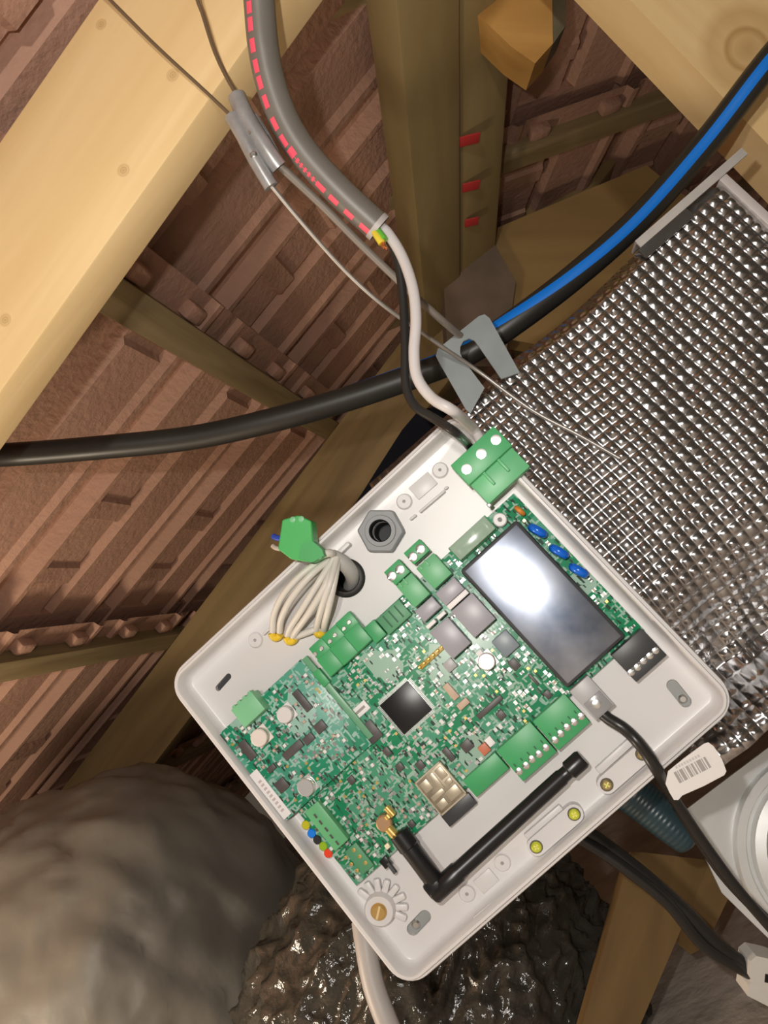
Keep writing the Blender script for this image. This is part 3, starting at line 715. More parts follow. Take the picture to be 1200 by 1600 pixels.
# labels
part('white_sticker', [(545,1113),(570,1093),(577,1106),(555,1130)], .0008, M_wht, lab='small white sticker near the processor')
x0,x1,y0,y1 = quad([(545,1113),(570,1093),(577,1106),(555,1130)], HP+.0008); obj('sticker_print', MB().rect(x0+.002, x1-.002, (y0+y1)/2-.0008, (y0+y1)/2+.0008, HP+.0008, HP+.00086), M_ink, MBOX, pcb)
part('white_sticker', [(390,1210),(402,1201),(453,1270),(444,1284)], .0010, M_wht, base=H2_, parent=pcb2, lab='long white sticker on the lower left edge')
x0,x1,y0,y1 = quad([(390,1210),(402,1201),(453,1270),(444,1284)], H2_+.001); mb = MB()
for k in range(9): yy = y0 + (y1-y0)*(.15+.08*k); mb.rect((x0+x1)/2-.0012, (x0+x1)/2+.0010, yy-.0008, yy+.0006, H2_+.001, H2_+.00106)
obj('sticker_print', mb, mat('pink_grey_ink', (0.55,0.45,0.44), .6), MBOX, pcb2)
# board connector strip along the daughter board
part('connector_strip', [(471,1031),(482,1022),(580,1152),(571,1161)], .0032, mat('pale_green_strip', (0.14,0.36,0.20), .35), base=HP)
part('strip_glint', [(530,1113),(534,1109),(547,1125),(542,1130)], .0006, M_tin, base=HP+.0032, pad=False)  # tin bar stands in for a reflection on the connector strip
# gold pin strip
o = part('gold_pin_strip', [(653,1041),(690,1007),(695,1013),(658,1047)], .002, mat('amber_plastic', (0.50,0.34,0.06), .4), pad=True)
for k in range(6):
    px_, py_ = 656+7*k, 1042-6.4*k; x, y = bl(px_, py_, HP+.004); obj('gold_pin', MB().lathe([(.0010,HP+.002),(.0010,HP+.0045),(.0004,HP+.005)], 10, (x,y,0)), M_gold, MBOX, pcb)
# aerial socket
x, y = bl(600, 1287, HP+.006); taken.append((x-.007,x+.009,y-.012,y+.007))
obj('aerial_socket', MB().lathe([(.0048,HP),(.0048,HP+.006),(.0040,HP+.0066)], 24, (x,y,0)), mat('brown_brass', (0.42,0.26,0.14), .5, .5), MBOX, pcb)
for px_, py_, w_, l_ in ((609,1268,.0020,.007),(614,1303,.0028,.009),(606,1276,.0024,.003)):
    x, y = bl(px_, py_, HP+.007); obj('gold_contact', MB().lathe([(w_*.6,-l_/2),(w_,-l_/2+.0004),(w_,l_/2-.0004),(w_*.6,l_/2)], 16, (x,y,HP+.006), (0.05,-1,0)), M_gold, MBOX, pcb)
# tact switch
part('switch_body', [(592,1346),(602,1338),(612,1350),(602,1359)], .004, M_blk); 
x0,y0 = bl(606,1348,HP+.003); x1,y1 = bl(618,1364,HP+.003); obj('switch_stem', MB().lathe([(.0013,0),(.0013,(Vector((x1,y1))-Vector((x0,y0))).length)], 12, (x0,y0,HP+.003), (x1-x0,y1-y0,0)), M_dgrey, MBOX, pcb)
part('led', [(600,1322),(605,1317),(610,1323),(605,1329)], .003, mat('cream_led', (0.85,0.80,0.55), .3))
# small surface-mount parts
smd = {}
for nm_, sz, m_ in (('resistor', (.0022,.0013,.0007), M_chip), ('resistor_pale', (.0024,.0014,.0008), M_lgrey), ('chip_capacitor', (.0024,.0016,.0014), M_tan), ('led_lamp', (.0028,.0020,.0012), mat('white_ceramic', (0.80,0.80,0.76), .25)), ('gold_pad', (.0016,.0016,.0003), M_gold), ('silver_pad', (.0024,.0019,.0006), M_tin)):
    mb = MB().box((0,0,0), sz); 
    if 'pad' not in nm_: mb.box((sz[0]*.42,0,.0001), (sz[0]*.22, sz[1]*1.04, sz[2]*1.05), 0, 1); mb.box((-sz[0]*.42,0,.0001), (sz[0]*.22, sz[1]*1.04, sz[2]*1.05), 0, 1)
    smd[nm_] = (mesh_of(nm_, mb, [m_, M_tin], 0), sz)
def scatter(R_, base, parent, n, excl=None):
    k = 0; tries = 0
    while k < n and tries < 9000:
        tries += 1; x = random.uniform(R_[0]+.002, R_[1]-.002); y = random.uniform(R_[2]+.002, R_[3]-.002)
        if excl and excl[0]-.001 < x < excl[1]+.001 and excl[2]-.001 < y < excl[3]+.001: continue
        if any(a-.001 < x < b+.001 and c-.001 < y < d+.001 for a, b, c, d in taken): continue
        nm_ = random.choices(list(smd), (4, 6, 4, 6, 2, 7))[0]; me_, sz = smd[nm_]
        taken.append((x-.0012, x+.0012, y-.0012, y+.0012))
        link(nm_.replace('_pale',''), me_, MBOX @ Matrix.Translation((x, y, base+sz[2]/2)) @ Matrix.Rotation(random.choice((0, math.pi/2)), 4, 'Z'), parent); k += 1
scatter(MAINR, HP, pcb, 300, DAUR)
scatter(DAUR, H2_, pcb2, 90)
# bright solder dots on the daughter board
for px_, py_ in ((497,1165),(504,1170),(506,1161),(500,1176),(512,1168),(524,1150),(518,1156),(526,1180),(538,1194)):
    x, y = bl(px_, py_, H2_+.001); obj('solder_dot', MB().lathe([(.0012,0),(.0011,.0006),(.0005,.0011)], 12, (x,y,H2_)), M_tin, MBOX, pcb2)
# ---- antenna
an = obj('antenna', MB(), M_blk, MBOX, box) if False else link('antenna', None, MBOX, box); an['label'] = 'black folding stub antenna'
def bpt(px, py, z): x, y = bl(px, py, z); return Vector((x, y, z))
za = HP + .010
def rod(name, p, q, prof, m, parent):
    d = q - p; mb = MB().lathe([(r, t*d.length) for r, t in prof], 24, p, d); return obj(name, mb, m, MBOX, parent, smooth=40)
rod('antenna_base', bpt(622,1300,za), bpt(680,1378,za), [(.0035,0),(.0062,.02),(.0062,.3),(.0056,.32),(.0056,.97),(.005,1)], M_blk, an)
rod('antenna_rod', bpt(676,1398,za), bpt(911,1184,za), [(.0050,0),(.0058,.01),(.0058,.17),(.0050,.18),(.0046,.86),(.0040,.87),(.0040,.90),(.0054,.91),(.0054,.985),(.0046,1)], M_blk, an)
mb = MB().box(bpt(679,1384,za), (.010,.010,.0108), .002); obj('antenna_hinge', mb, M_blk, MBOX, an)
# ---- gland nut, grommet, slot screws
mb = MB(); hexr = .0148; z0, z1 = FLOORZ, FLOORZ+.008
hexa = [(NUT[0]+hexr*math.cos(math.radians(60*k+17)), NUT[1]+hexr*math.sin(math.radians(60*k+17))) for k in range(6)]
n_ = 48
def hexpt(ang):
    a = (math.degrees(ang) - 17) % 60 - 30; return hexr*math.cos(math.pi/6)/math.cos(math.radians(a))
V = []; F = []
for prof in ((lambda a: hexpt(a), z0), (lambda a: hexpt(a), z1-.001), (lambda a: hexpt(a)-.0010, z1), (lambda a: .0098, z1), (lambda a: .0094, z1+.001), (lambda a: .0070, z1+.001)):
    for k in range(n_): a = 2*math.pi*k/n_; r = prof[0](a); V.append((NUT[0]+r*math.cos(a), NUT[1]+r*math.sin(a), prof[1]))
for i in range(5):
    for k in range(n_): k2 = (k+1) % n_; F.append((i*n_+k, i*n_+k2, (i+1)*n_+k2, (i+1)*n_+k))
o = obj('gland_nut', MB().add(V, F), M_grey, MBOX, box, smooth=28); o['label'] = 'grey hexagonal cable gland nut'
obj('gland_bore', MB().lathe([(.0070, z1+.0009), (.0064, z1), (.0060, z0-.018)], 32, (*NUT, 0), close=False), mat('hole_shade', (.01,.012,.016), .6), MBOX, o)  # bore and hole bottoms coloured near-black for the shade inside
obj('gland_bottom', MB().lathe([(.0062, FLOORZ-.0205), (.0062, FLOORZ-.0195)], 24, (*NUT, 0)), mat('hole_shade', (.01,.012,.016), .6), MBOX, o)
o = obj('grommet', MB().lathe([(.0122,FLOORZ),(.0122,FLOORZ+.0015),(.0110,FLOORZ+.0028),(.0090,FLOORZ+.0028),(.0082,FLOORZ+.0015),(.0080,FLOORZ-.018)], 40, (*GR,0), close=False), mat('black_rubber', (.014,.013,.012), .55), MBOX, box, smooth=50); o['label'] = 'black rubber grommet'
obj('grommet_bottom', MB().lathe([(.0082, FLOORZ-.0205), (.0082, FLOORZ-.0195)], 24, (*GR, 0)), mat('hole_shade', (.01,.012,.016), .6), MBOX, o)
mslot = mat('slot_grey', (.30,.31,.30), .5)
for (p, q, r), m_ in zip(SLOT, (M_dgrey, mslot, mslot)):
    c_ = capsule(bl(*p, FLOORZ), bl(*q, FLOORZ), r*.98, FLOORZ-.0068, FLOORZ-.0035); obj('slot_backing', c_, m_, MBOX, box)
for px_, py_ in ((1068,1093),(649,1447)):
    x, y = bl(px_, py_, FLOORZ); o = obj('mounting_screw', MB().lathe([(.0026,0),(.0026,.0012),(.0016,.0022)], 20, (x,y,FLOORZ-.0035)), M_tin, MBOX, box)
# ---- cable clamps with screws along the lower right and upper left edge
def boss(px, py, r=.0046, h=.002):
    x, y = bl(px, py, FLOORZ); o = obj('screw_boss', MB().lathe([(r+.0006,0),(r,.0006),(r,h-.0004),(r-.0004,h),(.0010,h),(.0009,h-.0012)], 24, (x,y,FLOORZ)), M_whited, MBOX, box, smooth=40)
    obj('boss_hole', MB().lathe([(.0009,h-.0013),(.0009,h-.0009)], 10, (x,y,FLOORZ)), mat('boss_shade', (.35,.33,.32), .7), MBOX, o)
for px_, py_ in ((730,1395),(785,1347),(688,735),(632,784),(400,1000)): boss(px_, py_)
def clamp(p, q, z=FLOORZ, h=.0075, ends=True, sm=None):
    c_ = capsule(bl(*p, z+h), bl(*q, z+h), .0052, z, z+h); o = obj('cable_clamp', c_, M_whited, MBOX, box, smooth=40)
    for s_ in (p, q):
        x, y = bl(*s_, z+h); so = obj('clamp_screw', MB().lathe([(.0030,0),(.0030,.0007),(.0022,.0012)], 18, (x,y,z+h)), sm or mat('zinc_yellow_screw', (0.62,0.66,0.06), .35, .4), MBOX, o)
        mb = MB()
        for rz in (.4, 1.97): mb.box((x, y, z+h+.00125), (.0034, .0007, .0004), 0, rot=Matrix.Rotation(rz, 3, 'Z'))
        obj('screw_glint_cross', mb, mat('yellow_glint', (.95,.92,.25), .3, .3), MBOX, o)  # pale cross put in as the glint of the screw head
        obj('screw_recess', MB().lathe([(.0037,0),(.0037,.0003)], 18, (x,y,z+h)), mat('recess_brown', (.10,.085,.06), .6), MBOX, o)
clamp((838,1323),(897,1272)); clamp((948,1226),(1003,1178), sm=mat('old_brass_screw', (.40,.31,.14), .4, .8))
# raised saddles beside the clamps and the bright rib at the upper left
def bar(p, q, w, h, name='saddle', z=FLOORZ):
    a, b = Vector(bl(*p, z+h)), Vector(bl(*q, z+h)); c_ = (a+b)/2; d = b-a
    mb = MB().box((c_.x, c_.y, z+h/2), (d.length, w, h), .0008, rot=Matrix.Rotation(math.atan2(d.y, d.x), 3, 'Z')); return obj(name, mb, M_whited, MBOX, box)
bar((822,1310),(878,1262),.0045,.004); bar((934,1206),(985,1160),.0045,.004); bar((747,1388),(772,1366),.009,.0015); bar((646,772),(676,746),.010,.0012); bar((655,800),(695,766),.0016,.005, 'cable_rib'); bar((640,812),(650,804),.0016,.004,'cable_rib'); bar((700,760),(694,764),.0016,.004,'cable_rib')
bar((410,992),(440,965),.0016,.004,'cable_rib'); bar((740,1436),(800,1386),.0016,.006,'cable_rib'); bar((1012,1195),(1026,1182),.004,.007,'cable_rib')
bar((520,872),(545,848),.003,.007,'cable_rib')
# ---- gear-like gland with the brass screw, lower corner
gx, gy = bl(592, 1424, FLOORZ+.009)
o = obj('earth_post', MB().lathe([(.0095,FLOORZ),(.0090,FLOORZ+.007),(.0082,FLOORZ+.009),(.0050,FLOORZ+.009)], 32, (gx,gy,0)), M_white, MBOX, box, smooth=50); o['label'] = 'white gear-like post with brass slotted screw'
mb = MB()
for k in range(8):
    a = math.radians(-62 + 24*k); c_ = Vector((gx+.0115*math.cos(a), gy+.0115*math.sin(a), FLOORZ+.0022))
    mb.box(c_, (.0095,.0042,.0036), .0014, rot=Matrix.Rotation(a, 3, 'Z'))
obj('post_fins', mb, M_whited, MBOX, o)
mb = MB().lathe([(.0048,FLOORZ+.009),(.0048,FLOORZ+.0100),(.0036,FLOORZ+.0112)], 24, (gx,gy,0)); obj('brass_screw', mb, mat('brass', (0.66,0.42,0.14), .35, .55), MBOX, o)
obj('screw_slot', MB().box((gx,gy,FLOORZ+.0112), (.0075,.0012,.0006), 0, rot=Matrix.Rotation(math.radians(35), 3, 'Z')), mat('bright_brass', (1.0,0.78,0.42), .3, .4), MBOX, o)
# ================================================================== CABLES, PIPES, WIRES
# ---- blue striped black pipe
M_pipe = mat('black_polythene', (0.032, 0.030, 0.026), 0.40, var=.3, vscale=30)
M_stripe = mat('blue_stripe', (0.0, 0.20, 0.80), 0.45)
pp = [P(1290,-6,.53),P(1200,98,.535),P(1104,222,.55),P(1000,340,.56),P(900,430,.565),P(800,506,.57),P(720,558,.58),P(640,590,.59),P(540,624,.60),P(420,658,.61),P(300,684,.62),P(160,699,.625),P(20,710,.63),P(-100,714,.60),P(-220,716,.555)]
fr = path(pp, .008); Rp = .0098
pipe = tag(obj('water_pipe', MB().tube(fr, Rp, 20).map(w_pt), M_pipe, smooth=60), 'black plastic pipe with a blue stripe sweeping across behind the cables', 'pipe')
i700, i1000, iL = nearest(fr, 690, 575), nearest(fr, 1000, 345), nearest(fr, 560, 618)
def ang(i): 
    t = (i - i1000)/(i700 - i1000); return math.radians(4 + max(0, t)**2*80 if t < 1 else 84 + (t-1)*40)
sgn = 1
# side vector sign: make positive angles turn towards the upper left of the picture
if fr[i1000][3].dot(Vector((-.6,-.8,0))) < 0: sgn = -1
obj('blue_stripe', MB().patch(fr, Rp*1.015, 0, iL, lambda i: sgn*ang(i)-.36, lambda i: sgn*ang(i)+.36).map(w_pt), M_stripe, None, pipe, smooth=180)

# ---- grey conduit with red print, its conductors and the green plug
M_cond = mat('grey_conduit', (0.17, 0.155, 0.135), 0.42, var=.2)
M_pink = mat('red_print', (0.85, 0.10, 0.16), 0.5)
M_wire_w = mat('white_pvc', (0.60, 0.57, 0.56), 0.42)
M_wire_b = mat('black_pvc', (0.020, 0.019, 0.018), 0.35)
pc = [P(420,-420,.37),P(406,-200,.385),P(403,-40,.40),P(405,0,.405),P(411,70,.41),P(423,130,.415),P(445,190,.42),P(480,245,.425),P(533,302,.43),P(593,357,.435)]
fr = path(pc, .0015); Rc = .0083
power = thing('supply_cable', 'grey sheathed cable with red dashes, white and black cores and a green plug', 'cable', at(P(593,357,.435)))
obj('sheath', MB().tube(fr, Rc, 20).map(w_pt), M_cond, None, power, smooth=60)
sd = fr[len(fr)//2][3]; sg2 = 1 if sd.dot(Vector((-.7,.5,0))) > 0 else -1
A0 = math.radians(42)*sg2
for px_, py_ in ((388,4),(390,30),(393,56),(397,84),(405,113),(411,140),(420,168),(432,197),(445,220),(502,287),(523,307),(545,328),(567,349)):
    i = nearest(fr, px_ + 16, py_ - 10); obj('red_dash', MB().patch(fr, Rc*1.012, max(0, i-2), min(len(fr)-1, i+2), A0-.22, A0+.22).map(w_pt), M_pink, None, power, smooth=180)
mb = MB(); i0, i1 = nearest(fr, 453+17, 233-9), nearest(fr, 488+14, 277-12); n_ = 7
for k in range(n_):                                    # the small lettering between the dashes
    i = i0 + int((i1-i0)*k/(n_-1)); w_ = .34 if k == 0 else .21
    mb.patch(fr, Rc*1.012, i, i + (3 if k == 0 else 1), A0-w_, A0+w_*.9, 3)
    mb.patch(fr, Rc*1.012, i, i+2, A0-w_*.3, A0, 2)
obj('red_lettering', mb.map(w_pt), M_pink, None, power, smooth=180)
zpl = .016
def bw(px, py, z): return bview(*bl(px, py, z), z)
cable('white_core', [P(586,348,.435),P(604,362,.434),P(628,400,.430),P(645,450,.425),P(650,500,.422),P(647,550,.420),P(652,590,.418),P(675,622,.414),P(708,642,.41),bw(738,668,zpl-.004),bw(752,690,zpl-.006)], .0031, M_wire_w, power, .003)
cable('black_core', [P(588,356,.437),P(610,378,.437),P(622,410,.436),P(630,470,.434),P(633,540,.430),P(634,600,.426),P(648,634,.422),P(680,655,.416),P(712,676,.41),bw(730,694,zpl-.005),bw(738,705,zpl-.006)], .0025, M_wire_b, power, .003)
obj('sheath_end', MB().tube(fr[-3:], [Rc*1.03]*3, 20).map(w_pt), mat('pale_cut_edge', (.45,.42,.40), .5), None, power)
cable('earth_green', [P(586,358,.431),P(594,368,.429),P(600,376,.428)], .0026, mat('earth_green', (.14,.50,.05), .4), power, .002)
cable('earth_yellow', [P(586,363,.430),P(592,372,.428),P(597,380,.4275)], .0022, mat('earth_yellow', (.75,.60,.05), .4), power, .002)
for k in range(5):
    dx = random.uniform(-3, 3); cable('copper_strand', [P(596+dx,374,.428),P(599+dx,384,.427),P(602+dx,390+random.uniform(-3,2),.426)], .0007, mat('copper', (.80,.42,.22), .35, 1.0), power, .002, 8)
# green three-pole plug
x0,x1,y0,y1 = quad([(703,727),(771,666),(799,693),(735,760)], zpl); 
mb = MB().rect(x0, x1, y0, y1, zpl-.015, zpl, .0005)
M_plug = mat('plug_green', (0.075, 0.40, 0.15), .42)
plug = obj('green_plug', mb, M_plug, MBOX, power); plug['label'] = 'green three-pole screw plug'
for sx, sy in ((729,733),(752,709),(775,687)):
    x, y = bl(sx, sy, zpl); obj('screw', MB().lathe([(.0030,-.001),(.0030,.0004),(.0020,.0005)], 18, (x,y,zpl)), M_tin, MBOX, plug)
a0,a1,b0,b1 = quad([(738,764),(800,712),(824,731),(766,786)], zpl-.004)
mb = MB().rect(x0+.001, x1-.0005, b0, y0+.001, zpl-.015, zpl-.005, .0005)
for k in (1, 2):
    xx = x0 + (x1-x0)*k/3; mb.rect(xx-.0009, xx+.0009, b0+.006, y0+.0005, zpl-.006, zpl-.002, .0004)
obj('plug_tail', mb, mat('plug_green_light', (0.13, 0.47, 0.21), .42), MBOX, plug)
for xx in (x0+.001, x1-.001): obj('plug_pin', MB().rect(xx-.0012, xx+.0012, b0-.0015 if xx < x1-.002 else y0-.002, b0+.001 if xx < x1-.002 else y0+.001, zpl-.010, zpl-.006, .0004), M_tin, MBOX, plug)

# ---- wire hanger
M_zinc = mat('zinc_casting', (0.42, 0.42, 0.42), .35, .4, var=.4, vscale=120)
M_rope = mat('steel_wire_rope', (0.42, 0.40, 0.37), .45, .7)
M_rope_d = mat('aged_wire_rope', (0.22, 0.16, 0.10), .5, .5)
hang = thing('wire_hanger', 'zinc wire grip with steel suspension wires running down to the bracket', 'wire hanger', at(P(400,215,.43)))
hz = .425
pg = [(361,184),(370,172),(384,162),(402,176),(420,206),(438,240),(434,256),(420,252),(410,264),(396,258),(384,240),(368,212)]
mb = MB(); pts = [P(x, y, hz) for x, y in pg]; c_ = sum(pts, Vector())/len(pts)
vz = vpoly(pg, hz, .008, 'grip_body', M_zinc, hang); 
bm = bmesh.new(); bm.from_mesh(vz.data); bmesh.ops.bevel(bm, geom=list(bm.edges), offset=.0012, segments=2, affect='EDGES'); bm.to_mesh(vz.data); bm.free()
cable('grip_barrel', [P(370,150,hz-.002),P(384,182,hz-.003),P(420,240,hz-.003),P(436,262,hz-.001)], .0050, M_zinc, hang)
cable('grip_barrel', [P(362,182,hz-.002),P(380,212,hz-.003),P(400,252,hz-.003),P(424,292,hz-.001)], .0042, M_zinc, hang)
for x, y in ((396,242),(394,206),(421,236)): 
    p = P(x, y, hz-.0062); obj('grip_rivet', MB().lathe([(.0022,-.001),(.0022,.0006),(.0012,.0012)], 14), M_tin, frame(p, (1,0,0), (0,-1,0)), hang)
cable('wire', [P(-150,-320,.46),P(150,-22,.44),P(240,68,.435),P(320,142,.43),P(364,184,.425)], .0010, M_rope_d, hang, n=8)
cable('wire', [P(220,-330,.44),P(300,-30,.43),P(316,20,.43),P(336,82,.428),P(358,128,.426),P(374,154,.424)], .0011, M_rope_d, hang, n=8)
cable('wire', [P(422,288,.424),P(470,346,.435),P(540,424,.45),P(600,478,.46),P(660,520,.475),P(700,548,.485), bw(742,576,ZB+.004), bw(830,640,ZF+.006), bw(905,680,ZF+.0055), bw(968,716,ZF+.005)], .0013, M_rope, hang, n=8)
cable('wire_strap', [P(436,258,.426),P(500,318,.44),P(570,388,.455),P(640,455,.468),P(690,500,.48), bw(722,527,ZB-.004)], .0024, mat('grey_strap', (.26,.23,.20), .5, .3), hang, n=10)

# ---- data cable bundle with yellow ferrules and small green plug
M_ivory = mat('ivory_pvc', (0.66, 0.63, 0.57), 0.45)
M_sheath = mat('pale_grey_sheath', (0.42, 0.41, 0.39), 0.5)
data = thing('data_cable', 'ivory wire bundle from the black grommet with yellow ferrules and a green plug', 'cable', MBOX @ Matrix.Translation((GR[0], GR[1], FLOORZ)))
def bw3(pts): return [bw(x, y, z) for x, y, z in pts]
zf = FLOORZ
cable('cable_sheath', bw3([(548,916,zf-.016),(552,905,zf-.004),(546,890,zf+.006),(532,876,zf+.011),(518,870,zf+.012)]), .0048, M_sheath, data, .002, 14)
W = [[(518,868,zf+.013),(478,892,zf+.020),(446,925,zf+.019),(429,958,zf+.012),(426,987,zf+.006)],
     [(520,870,zf+.014),(486,898,zf+.023),(456,934,zf+.022),(440,966,zf+.014),(437,987,zf+.006)],
     [(522,872,zf+.016),(498,910,zf+.022),(472,952,zf+.018),(455,978,zf+.010),(449,993,zf+.005)],
     [(524,872,zf+.014),(508,915,zf+.024),(484,956,zf+.020),(464,984,zf+.010),(458,995,zf+.005)],
     [(526,872,zf+.016),(516,910,zf+.024),(504,945,zf+.021),(497,970,zf+.012),(494,984,zf+.006)],
     [(528,874,zf+.014),(522,910,zf+.022),(514,948,zf+.020),(508,972,zf+.012),(506,984,zf+.006)],
     [(456,997,zf+.004),(470,992,zf+.005),(486,986,zf+.006),(500,981,zf+.005)],
     [(512,866,zf+.014),(470,880,zf+.022),(430,908,zf+.024),(402,934,zf+.020),(380,956,zf+.012)]][:7]
for w_ in W: cable('wire', bw3(w_), .0021, M_ivory, data, .002)
for (x, y) in ((431,992),(454,998),(500,987)):
    mb = MB(); c_ = bw(x, y, zf+.004); p0 = bw(x-7, y-3, zf+.005); p1 = bw(x+7, y-1, zf+.005)
    fr = path([p0, bw(x-3, y+4, zf+.004), bw(x+3, y+4, zf+.004), p1], .001); obj('yellow_ferrule', mb.tube(fr, .0024, 12).map(w_pt), M_yel, None, data, smooth=60)
# green plug of the bundle, tilted above the edge of the box
zq = .020
gp = [(441,812),(466,805),(486,814),(489,846),(503,858),(506,868),(487,879),(455,874),(434,858)]
mb = MB().prism([bl(x, y, zq) for x, y in gp], zq-.012, zq); o = obj('green_plug', mb, mat('vivid_green', (0.055,0.42,0.10), .42), MBOX, data, smooth=0); o['label'] = 'small green plug hanging over the box edge'
bm = bmesh.new(); bm.from_mesh(o.data); bmesh.ops.bevel(bm, geom=[e for e in bm.edges], offset=.0006, segments=1, affect='EDGES'); bm.to_mesh(o.data); bm.free()
for (x, y) in ((458,812),(471,811),(486,872),(499,869)):
    a, b = bl(x, y, zq); obj('plug_nub', MB().lathe([(.0018,-.001),(.0018,.0006),(.0012,.0009)], 12, (a,b,zq)), M_grnl, MBOX, o)
mb = MB().prism([bl(x, y, zq+.002) for x, y in ((470,852),(489,846),(503,858),(506,868),(487,879),(466,872))], zq-.008, zq+.002); obj('plug_tail', mb, mat('vivid_green_dark', (0.05,0.36,0.10), .45), MBOX, o, smooth=0)
cable('blue_wire', [bw(440,842,zq-.006),bw(431,840,zq-.007),bw(427,838,zq-.008)], .0018, mat('blue_pvc', (.02,.06,.40), .45), data, .001)
cable('brown_wire', [bw(438,858,zq-.006),bw(430,856,zq-.007),bw(426,853,zq-.008)], .0014, mat('beige_pvc', (.50,.42,.34), .45), data, .001)
cable('wire', bw3([(505,866,zq-.006),(515,864,zq-.008),(520,866,zf+.016)]), .0024, M_ivory, data, .002)

# ---- black lead from the socket, with a white barcode tag
lead = thing('power_lead', 'thin black lead with a white barcode tag hanging from the grey socket', 'cable', at(P(1060,1250,.46)))
cable('lead', [bw(938,1112,HP+.005),bw(952,1124,HP+.007),bw(972,1136,HP+.010),bw(990,1152,.004),bw(1008,1174,.008),bw(1026,1202,.010),P(1042,1232,.46),P(1062,1262,.475),P(1100,1318,.485),P(1150,1386,.49),P(1215,1462,.495)], .0034, M_wire_b, lead, .004)
cable('lead', [P(1060,1262,.482),P(1098,1320,.49),P(1140,1378,.497),P(1215,1455,.505)], .0036, M_wire_b, lead, .004)
zt_ = .012
tp = [(1040,1225),(1046,1238),(1053,1250),(1060,1250),(1066,1243),(1100,1228),(1132,1211),(1135,1205),(1128,1186),(1115,1166),(1107,1160),(1100,1162),(1070,1184),(1044,1205)]
tg = obj('barcode_tag', MB().prism([bl(x, y, zt_) for x, y in tp], zt_-.0006, zt_), mat('tag_white', (0.78,0.74,0.71), .45), MBOX, lead, smooth=0); tg['label'] = 'white barcode tag'
mb = MB(); p0 = Vector(bl(1062,1224,zt_)); p1 = Vector(bl(1113,1198,zt_)); d = p1-p0; e = Vector((-d.y, d.x)).normalized(); e = e if e.dot(Vector(bl(1050,1200,zt_))-p0) > 0 else -e
for u0, u1 in ((0,.08),(.10,.13),(.16,.26),(.29,.31),(.36,.44),(.47,.49),(.52,.58),(.63,.66),(.69,.82),(.84,.87),(.91,.97)):
    A, B = p0+d*u0, p0+d*u1; ht = .0062
    mb.add([(A.x,A.y,zt_+.0001),(B.x,B.y,zt_+.0001),(B.x+e.x*ht,B.y+e.y*ht,zt_+.0001),(A.x+e.x*ht,A.y+e.y*ht,zt_+.0001)], [(0,1,2,3)])
obj('barcode', mb, mat('barcode_ink', (.36,.33,.31), .6), MBOX, tg, smooth=0)
mb = MB()
for k in range(9):
    A = p0 + d*(.12+.085*k) + e*.0072; B = A + d.normalized()*.0011
    mb.add([(A.x,A.y,zt_+.0001),(B.x,B.y,zt_+.0001),(B.x+e.x*.0014,B.y+e.y*.0014,zt_+.0001),(A.x+e.x*.0014,A.y+e.y*.0014,zt_+.0001)], [(0,1,2,3)])
obj('tag_digits', mb, mat('tag_digit_ink', (.56,.53,.51), .6), MBOX, tg, smooth=0)

# ---- second black lead ending in a white connector
lead2 = thing('sensor_lead', 'black twin lead ending in a white connector at the lower right edge', 'cable', at(P(1180,1520,.56)))
cable('lead', [P(915,1300,.57),P(950,1325,.57),P(1010,1372,.565),P(1075,1430,.56),P(1120,1478,.56),P(1172,1516,.56)], .0060, M_wire_b, lead2, .006)
cable('lead', [P(905,1310,.565),P(960,1345,.56),P(1040,1408,.555),P(1100,1478,.555),P(1172,1522,.557)], .0042, M_wire_b, lead2, .006)
cn = [(1172,1502),(1182,1494),(1210,1500),(1290,1530),(1280,1600),(1205,1575),(1168,1556),(1170,1540),(1176,1534),(1170,1524)]
o = vpoly(cn, .55, .018, 'white_connector', mat('connector_white', (.74,.71,.66), .45), lead2)
vpoly([(1196,1522),(1206,1524),(1205,1537),(1195,1535)], .5495, .003, 'connector_slot', M_blk, lead2)

# ---- white pipe-like cable below the box
tag(cable('grey_cable', [P(566,1440,.54),P(572,1480,.53),P(584,1540,.52),P(606,1600,.51),P(640,1680,.50)], .0076, mat('pale_grey_pvc', (.46,.43,.41), .45)), 'thick pale grey cable dropping from behind the bottom corner of the box', 'cable')

# ---- teal ribbed boot
M_teal = mat('teal_rubber', (0.022, 0.050, 0.062), 0.35)
pr = [P(935,1195,.56),P(985,1236,.555),P(1018,1264,.55),P(1050,1292,.545),P(1082,1318,.542)]
fr = path(pr, .0008); n_ = len(fr); rad = []
for i in range(n_):
    u = i/(n_-1); r = .0175*(1-u)+.0108*u; r *= 1.0 + (.030 if (i//2) % 2 == 0 and .25 < u < .90 else 0)
    if u > .93: r *= math.sqrt(max(.15, 1-((u-.93)/.075)**2))
    rad.append(r)
tag(obj('cable_boot', MB().tube(fr, rad, 28).map(w_pt), M_teal, smooth=60), 'dark teal ribbed rubber boot below the right corner of the box', 'cable boot')

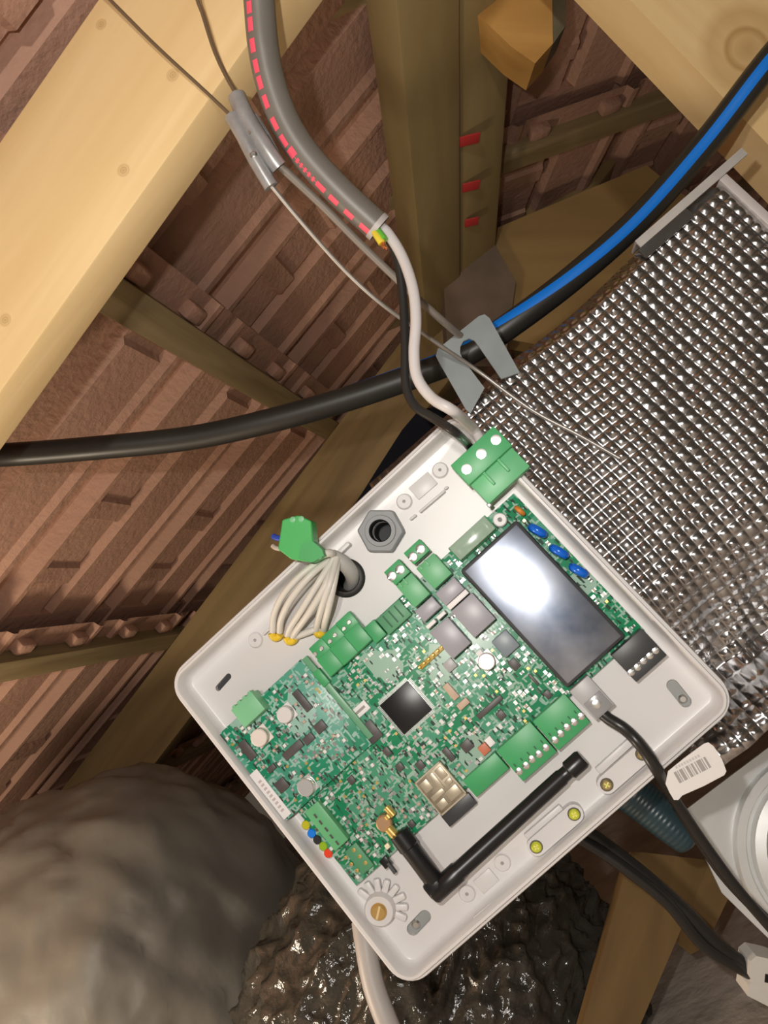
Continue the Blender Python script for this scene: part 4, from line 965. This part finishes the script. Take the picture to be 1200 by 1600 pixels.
# ================================================================== WRAPPED DUCTS, PLANKS
from mathutils import noise as mn
def blob(name, c, axes, rad, disp, freq, m, label, cat, seed=0, n=(96, 64), crease=0.0, str_=1.0):
    ex, ey, ez = axes; V = []; F = []; nu, nv = n
    for j in range(nv+1):
        th = math.pi*j/nv
        for i in range(nu):
            ph = 2*math.pi*i/nu; d = Vector((math.sin(th)*math.cos(ph), math.sin(th)*math.sin(ph), math.cos(th)))
            q = Vector((d.x*str_ + d.y*str_*.5, d.y - d.x*.5, d.z))*freq + Vector((seed, seed*.7, 0)); k = mn.fractal(q, 1.0, 2.0, 4)
            rg = 1 - abs(mn.noise(q*2.3)); rg2 = 1 - abs(mn.noise(q*5.1 + Vector((3,1,2))))
            s = 1 + disp*k + crease*(rg**4 - .5) + crease*.6*(rg2**5 - .5)
            V.append(Vector(c) + ex*d.x*rad[0]*s + ey*d.y*rad[1]*s + ez*d.z*rad[2]*s)
    for j in range(nv):
        for i in range(nu): i2 = (i+1) % nu; F.append((j*nu+i, j*nu+i2, (j+1)*nu+i2, (j+1)*nu+i))
    return tag(obj(name, MB().add(V, F).map(w_pt), m, smooth=180), label, cat)
X, Y, Z = Vector((1,0,0)), Vector((0,1,0)), Vector((0,0,1))
M_bag = mat('dusty_grey_plastic', (0.185, 0.172, 0.146), 0.40, var=.55, vscale=5, col2=(.12,.112,.095), bump=.30, bscale=9, rvar=.12)
M_bag2 = mat('glossy_black_plastic', (0.055, 0.050, 0.040), 0.15, var=.4, vscale=10, bump=.55, bscale=38, rvar=.05)
blob('wrapped_duct', P(190,1610,.98), (X,Y,Z), (.285,.325,.25), .045, 2.2, M_bag, 'dusty dark grey plastic wrapped duct bulging at the lower left', 'wrapped duct', 3, (140,100), .012)
blob('wrapped_duct', P(690,1640,.80), (X,Y,Z), (.215,.24,.16), .04, 1.5, M_bag2, 'glossy black crinkled plastic wrapped duct below the box', 'wrapped duct', 11, (260,190), .06, 1.9)
M_plank = wood('stained_plank', (0.26,0.165,0.065), (0.13,0.08,0.035), grain=12)
def plank(label, a, b, c, d, z, name='floor_plank'):
    pl_ = [P(*a), P(*b), P(*c), P(*d)]; o_ = sum(pl_, Vector())/4; xd = (pl_[3]-pl_[0]).normalized(); yd = (pl_[1]-pl_[0])
    M = frame(o_, xd, yd); Mi_ = M.inverted(); L4 = [Mi_ @ w_pt(p) for p in pl_]; mb = MB()
    nz_ = 1 if (M.to_3x3() @ Vector((0,0,1))).dot(w_vec((0,0,-1))) > 0 else -1
    mb.prism([(v.x, v.y) for v in L4], -.03*nz_, 0); return tag(obj(name, mb, M_plank, M, smooth=0), label, 'plank')
plank('brown stained plank edging the glossy black plastic at the bottom', (985,1330,.74), (1110,1345,.74), (985,1640,.62), (900,1640,.62), .7)
plank('short brown plank with orange stain under the black leads', (1112,1335,.745), (1165,1345,.745), (1105,1478,.685), (1050,1440,.70), .7)
